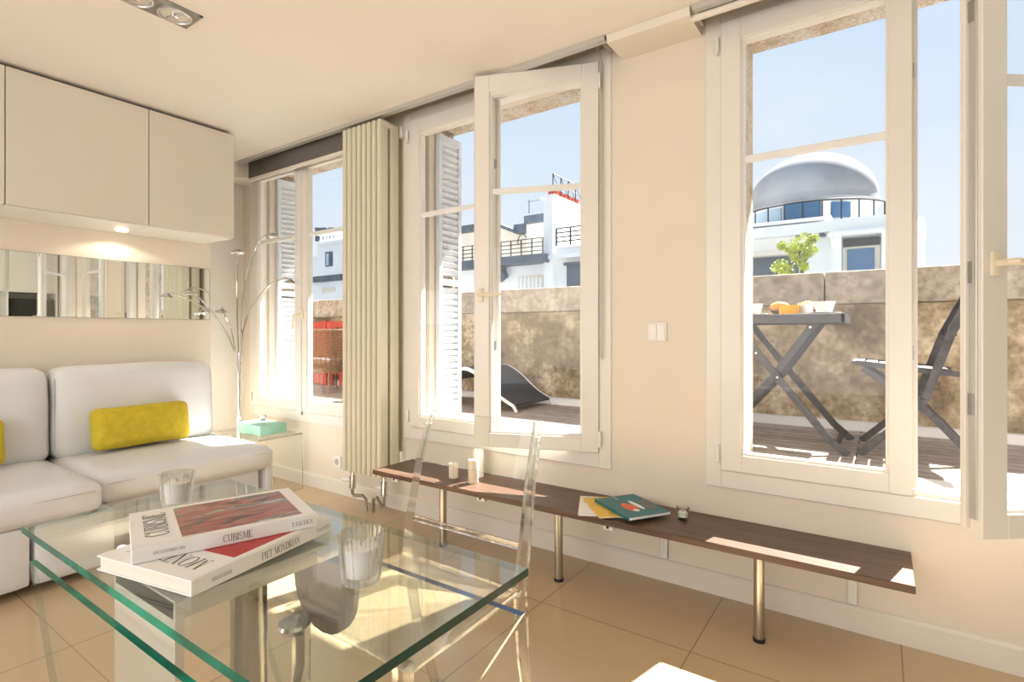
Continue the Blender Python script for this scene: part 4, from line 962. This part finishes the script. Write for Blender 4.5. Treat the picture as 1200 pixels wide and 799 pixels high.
m = MB(); fbox(m, 992.5, 291, 1025, 340, YD2-.62, .05); m.build('pane', 'far_glass', g)
m = MB()
for a, b in ((976, 986), (1033, 1041)): fbox(m, a, 272, b, 800, YD2-.85, .4)
m.build('pilaster', 'render_white', t)
m = MB(); p = A(1079, 255, YD2); rr = (A(1086, 255, YD2).x-A(1072, 255, YD2).x)/2
m.lathe([(rr*1.0, -14), (rr*.85, A(1079, 278, YD2).z), (rr*1.1, A(1079, 272, YD2).z), (rr*1.1, A(1079, 270, YD2).z), (rr*.9, A(1079, 269, YD2).z), (rr*.95, A(1079, 256, YD2).z), (rr*.5, A(1079, 252, YD2).z), (.001, A(1079, 251, YD2).z)], (p.x, YD2+.4, 0), 20); m.build('corner_column', 'render_white', t, smooth=True)

# young tree on the neighbour's balcony
p = A(935, 300, 19.0)
t = thing('balcony_tree', (p.x, 19.0, -1), 'small yellow green tree in front of the domed building', 'tree')
rnd = random.Random(3); m = MB()
blobs = [(940, 286, .36), (930, 292, .24), (948, 294, .24), (936, 301, .26), (914, 312, .30), (922, 318, .25), (952, 280, .16), (916, 288, .14), (942, 312, .16)]
for (px, py, r) in blobs:
    q = A(px, py, 19.0)
    for j in range(150):
        d = V((rnd.gauss(0, 1), rnd.gauss(0, 1), rnd.gauss(0, 1))).normalized()*r*rnd.random()**.5; n = V((rnd.gauss(0, 1), rnd.gauss(0, 1), rnd.gauss(0, 1))).normalized(); a = n.orthogonal().normalized(); b = n.cross(a); s = .05+.03*rnd.random(); c = q+d
        m.add([c-a*s, c-b*s*.5, c+a*s, c+b*s*.5], [(0, 1, 2, 3)])
m.build('foliage', 'leaf', t)
q = A(941, 352, 19.0); zb_ = q.z-.35
m = MB(); m.lathe([(.0001, 0), (.17, 0), (.22, .36), (.19, .36), (.18, .30), (.0001, .30)], (q.x, 19.0, zb_), 24); m.build('planter', 'terracotta', t, smooth=True)
m = MB(); m.box(A(885, 360, 19).x, A(1000, 360, 19).x, 18.3, 21.9, zb_-.35, zb_-.002); tag(m.build('balcony', 'render_white', bpy.data.objects['domed_building']))
m = MB(); m.tube([q, A(940, 320, 19.0), A(936, 300, 19.0), A(940, 285, 19.0)], [.06, .05, .04, .02], 8); m.tube([A(940, 330, 19.0), A(926, 316, 19.0), A(916, 312, 19.0)], [.04, .03, .015], 8); m.build('trunk', 'bark', t, smooth=True)

# chimney building behind the middle window
YM = 17.0; REF[0] = (600, 670)
t = thing('chimney_building', (A(640, 300, YM).x, YM+2, -14), 'white rooftops with a large chimney stack and railings behind the middle window', 'building')
m = MB(); fbox(m, 470, 301, 760, 800, YM, 5); m.build('facade', 'render_white', t)
a = A(637, 231, YM-.3); b = A(648, 231, YM-.3); zt_ = b.z; D_ = 2.3
m = MB(); m.box(a.x, b.x, YM-.3, YM-.3+D_, A(640, 302, YM).z-2, zt_); m.build('chimney_stack', 'render_white', t)
m = MB(); m.box(a.x-.08, b.x+.08, YM-.38, YM-.3+D_+.08, zt_, zt_+.10); m.build('chimney_cap', 'render_white', t)
for k in range(7):
    u = (k+.6)/7; q = V(((a.x+b.x)/2, YM-.3, zt_)).lerp(V(((a.x+b.x)/2, YM-.3+D_, zt_)), u); m = MB(); m.lathe([(.10, .10), (.12, .12), (.09, .32), (.115, .33), (.115, .37), (.07, .37)], q, 14); m.build('chimney_pot', 'terracotta', t, smooth=True)
m = MB(); q0 = V((b.x, YM-.3, zt_+.1)); q1 = V((b.x, YM-.3+D_, zt_+.1))
for k in range(5):
    q = q0.lerp(q1, k/4); m.tube([q, q+V((0, 0, .75))], .02, 5)
    if k: m.tube([qp+V((0, 0, .75)), q+V((0, 0, .1))], .012, 5)
    qp = q
m.tube([q0+V((0, 0, .75)), q1+V((0, 0, .75))], .02, 5); m.tube([q0+V((0, 0, .4)), q1+V((0, 0, .4))], .015, 5); m.build('service_rail', 'iron', t)
m = MB(); fbox(m, 470, 300, 637, 309, YM-.7, .7); m.build('gutter_ledge', 'slate', t)
m = MB(); fbox(m, 637, 296, 760, 301, YM-.4, 1); fbox(m, 651, 288, 760, 296, YM-.2, 1); m.build('cornice', 'render_white', t)
a_, b_ = A(612, 300, YM-.6), A(636, 280, YM-.6); b_.z = A(612, 281, YM-.6).z; railing(t, A(475, 0, YM-.6).x, b_.x, a_.z, b_.z, YM-.6, 4, 16, .018)
a_, b_ = A(668, 287, YM-.3), A(760, 267, YM-.3); b_.z = A(668, 266, YM-.3).z; a_.x = A(652, 287, YM-.3).x; railing(t, a_.x, b_.x, a_.z, b_.z, YM-.3, 4, 7, .028)
m = MB(); fbox(m, 607, 323, 636, 345, YM-.06, .1); g = m.build('window', 'render_cream', t)
m = MB()
for k in range(6): fbox(m, 609+k*4.5, 325, 612+k*4.5, 345, YM-.09, .04)
m.build('shutter_slats', 'outer_white', g)
m = MB(); fbox(m, 664, 309, 700, 345, YM-.06, .1); m.build('garage_opening', 'slate', t)
m = MB(); fbox(m, 660, 307, 702, 310, YM-.2, .3); m.build('lintel', 'slate', t)
m = MB(); p0, p1, p2 = A(642, 336, YM-.1), A(650, 336, YM-.1), A(650, 324, YM-.1); m.prism([(p0.x, p0.z), (p1.x, p1.z), (p2.x, p2.z)], 'y', YM-.12, YM-.02); m.build('dormer', 'slate', t)
m = MB(); m.prism([(A(588, 312, YM).x, A(588, 331, YM).z), (A(596, 312, YM).x, A(588, 325, YM).z), (A(593, 312, YM).x, A(588, 316, YM).z), (A(597, 312, YM).x, A(588, 308, YM).z), (A(588, 312, YM).x, A(588, 308, YM).z)], 'y', YM-.35, YM); m.build('console', 'slate', t)
# penthouse row set back behind it
YP = 23.0; REF[0] = (545, 640)
t = thing('penthouse', (A(600, 270, YP).x, YP+2, -14), 'cream penthouse with grey zinc roofs set back left of the chimney', 'building')
m = MB(); fbox(m, 470, 272, 560, 800, YP, 8); fbox(m, 560, 268, 618, 800, YP+.3, 8); fbox(m, 617, 258, 655, 800, YP-.4, 8); m.build('wall', 'render_cream', t)
m = MB(); fbox(m, 466, 264, 562, 272, YP-.3, 8.5); fbox(m, 602, 262, 620, 272, YP-.2, 8); fbox(m, 614, 250, 656, 259, YP-.7, 8.5); m.build('roof', 'slate', t)
m = MB(); p0, p1, p2, p3 = A(585, 266, YP), A(606, 274, YP), A(606, 270, YP), A(585, 262, YP); m.prism([(q.x, q.z) for q in (p0, p1, p2, p3)], 'y', YP-.3, YP+4); m.build('sloped_roof', 'slate', t)
m = MB(); q = A(613, 300, YP-.2); q2 = A(613, 285, YP-.2); m.tube([(q.x-.3+(.3-.3*math.cos(s*PI/8)), YP-.25, q2.z+.35*math.sin(s*PI/8)*1.3) for s in range(9)], .03, 6); m.build('arch', 'slate', t)
m = MB(); q = A(620, 250, YP); m.tube([(q.x, YP, q.z), (q.x, YP, q.z+.7)], .02, 5); m.tube([(q.x-.1, YP, q.z+.6), (q.x+.6, YP, q.z+.6)], .012, 5); m.build('antenna', 'iron', t)

# white building with balustrade behind the left window
YL = 13.0; REF[0] = (366, 388)
t = thing('balustrade_building', (A(385, 300, YL).x, YL+2, -14), 'white building with roof balustrade and one window behind the left window', 'building')
m = MB(); fbox(m, 372, 284, 425, 800, YL, 3); fbox(m, 352, 301, 372, 800, YL+.5, 2.4); m.build('facade', 'render_white', t)
m = MB(); fbox(m, 371, 282, 425, 285, YL-.12, 1); fbox(m, 371, 271, 425, 273, YL-.06, .3); m.build('coping', 'render_white', t)
m = MB()
zb_ = A(388, 283, YL).z; h_ = A(388, 273, YL).z-zb_
for k in range(12):
    q = A(373.5+k*4.2, 283, YL); q.z = zb_; m.lathe([(.05, 0), (.07, h_*.3), (.035, h_*.7), (.05, h_)], (q.x, YL+.1, q.z), 10)
m.build('baluster', 'render_white', t, smooth=True)
m = MB(); fbox(m, 381, 295, 389, 312, YL-.04, .1); g = m.build('window', 'slate', t)
m = MB(); fbox(m, 382, 297, 385, 311, YL-.06, .04); m.build('pane', 'far_glass_pale', g)
m = MB(); fbox(m, 366, 322, 425, 329, YL-1.6, 1.6); m.build('lower_roof', 'slate', t)
m = MB(); fbox(m, 366, 329, 425, 800, YL-1.5, 1.4); m.build('lower_wall', 'render_white', t)
m = MB(); fbox(m, 377, 337, 391, 342, YL-1.56, .1); m.build('lower_window', 'render_cream', t)
for px in (373, 380, 389):
    m = MB(); q = A(px, 272, YL+1); m.lathe([(.13, -.4), (.13, .1), (.16, .12), (.16, .17), (.1, .17)], q, 12); m.build('chimney_pot', 'slate', t, smooth=True)
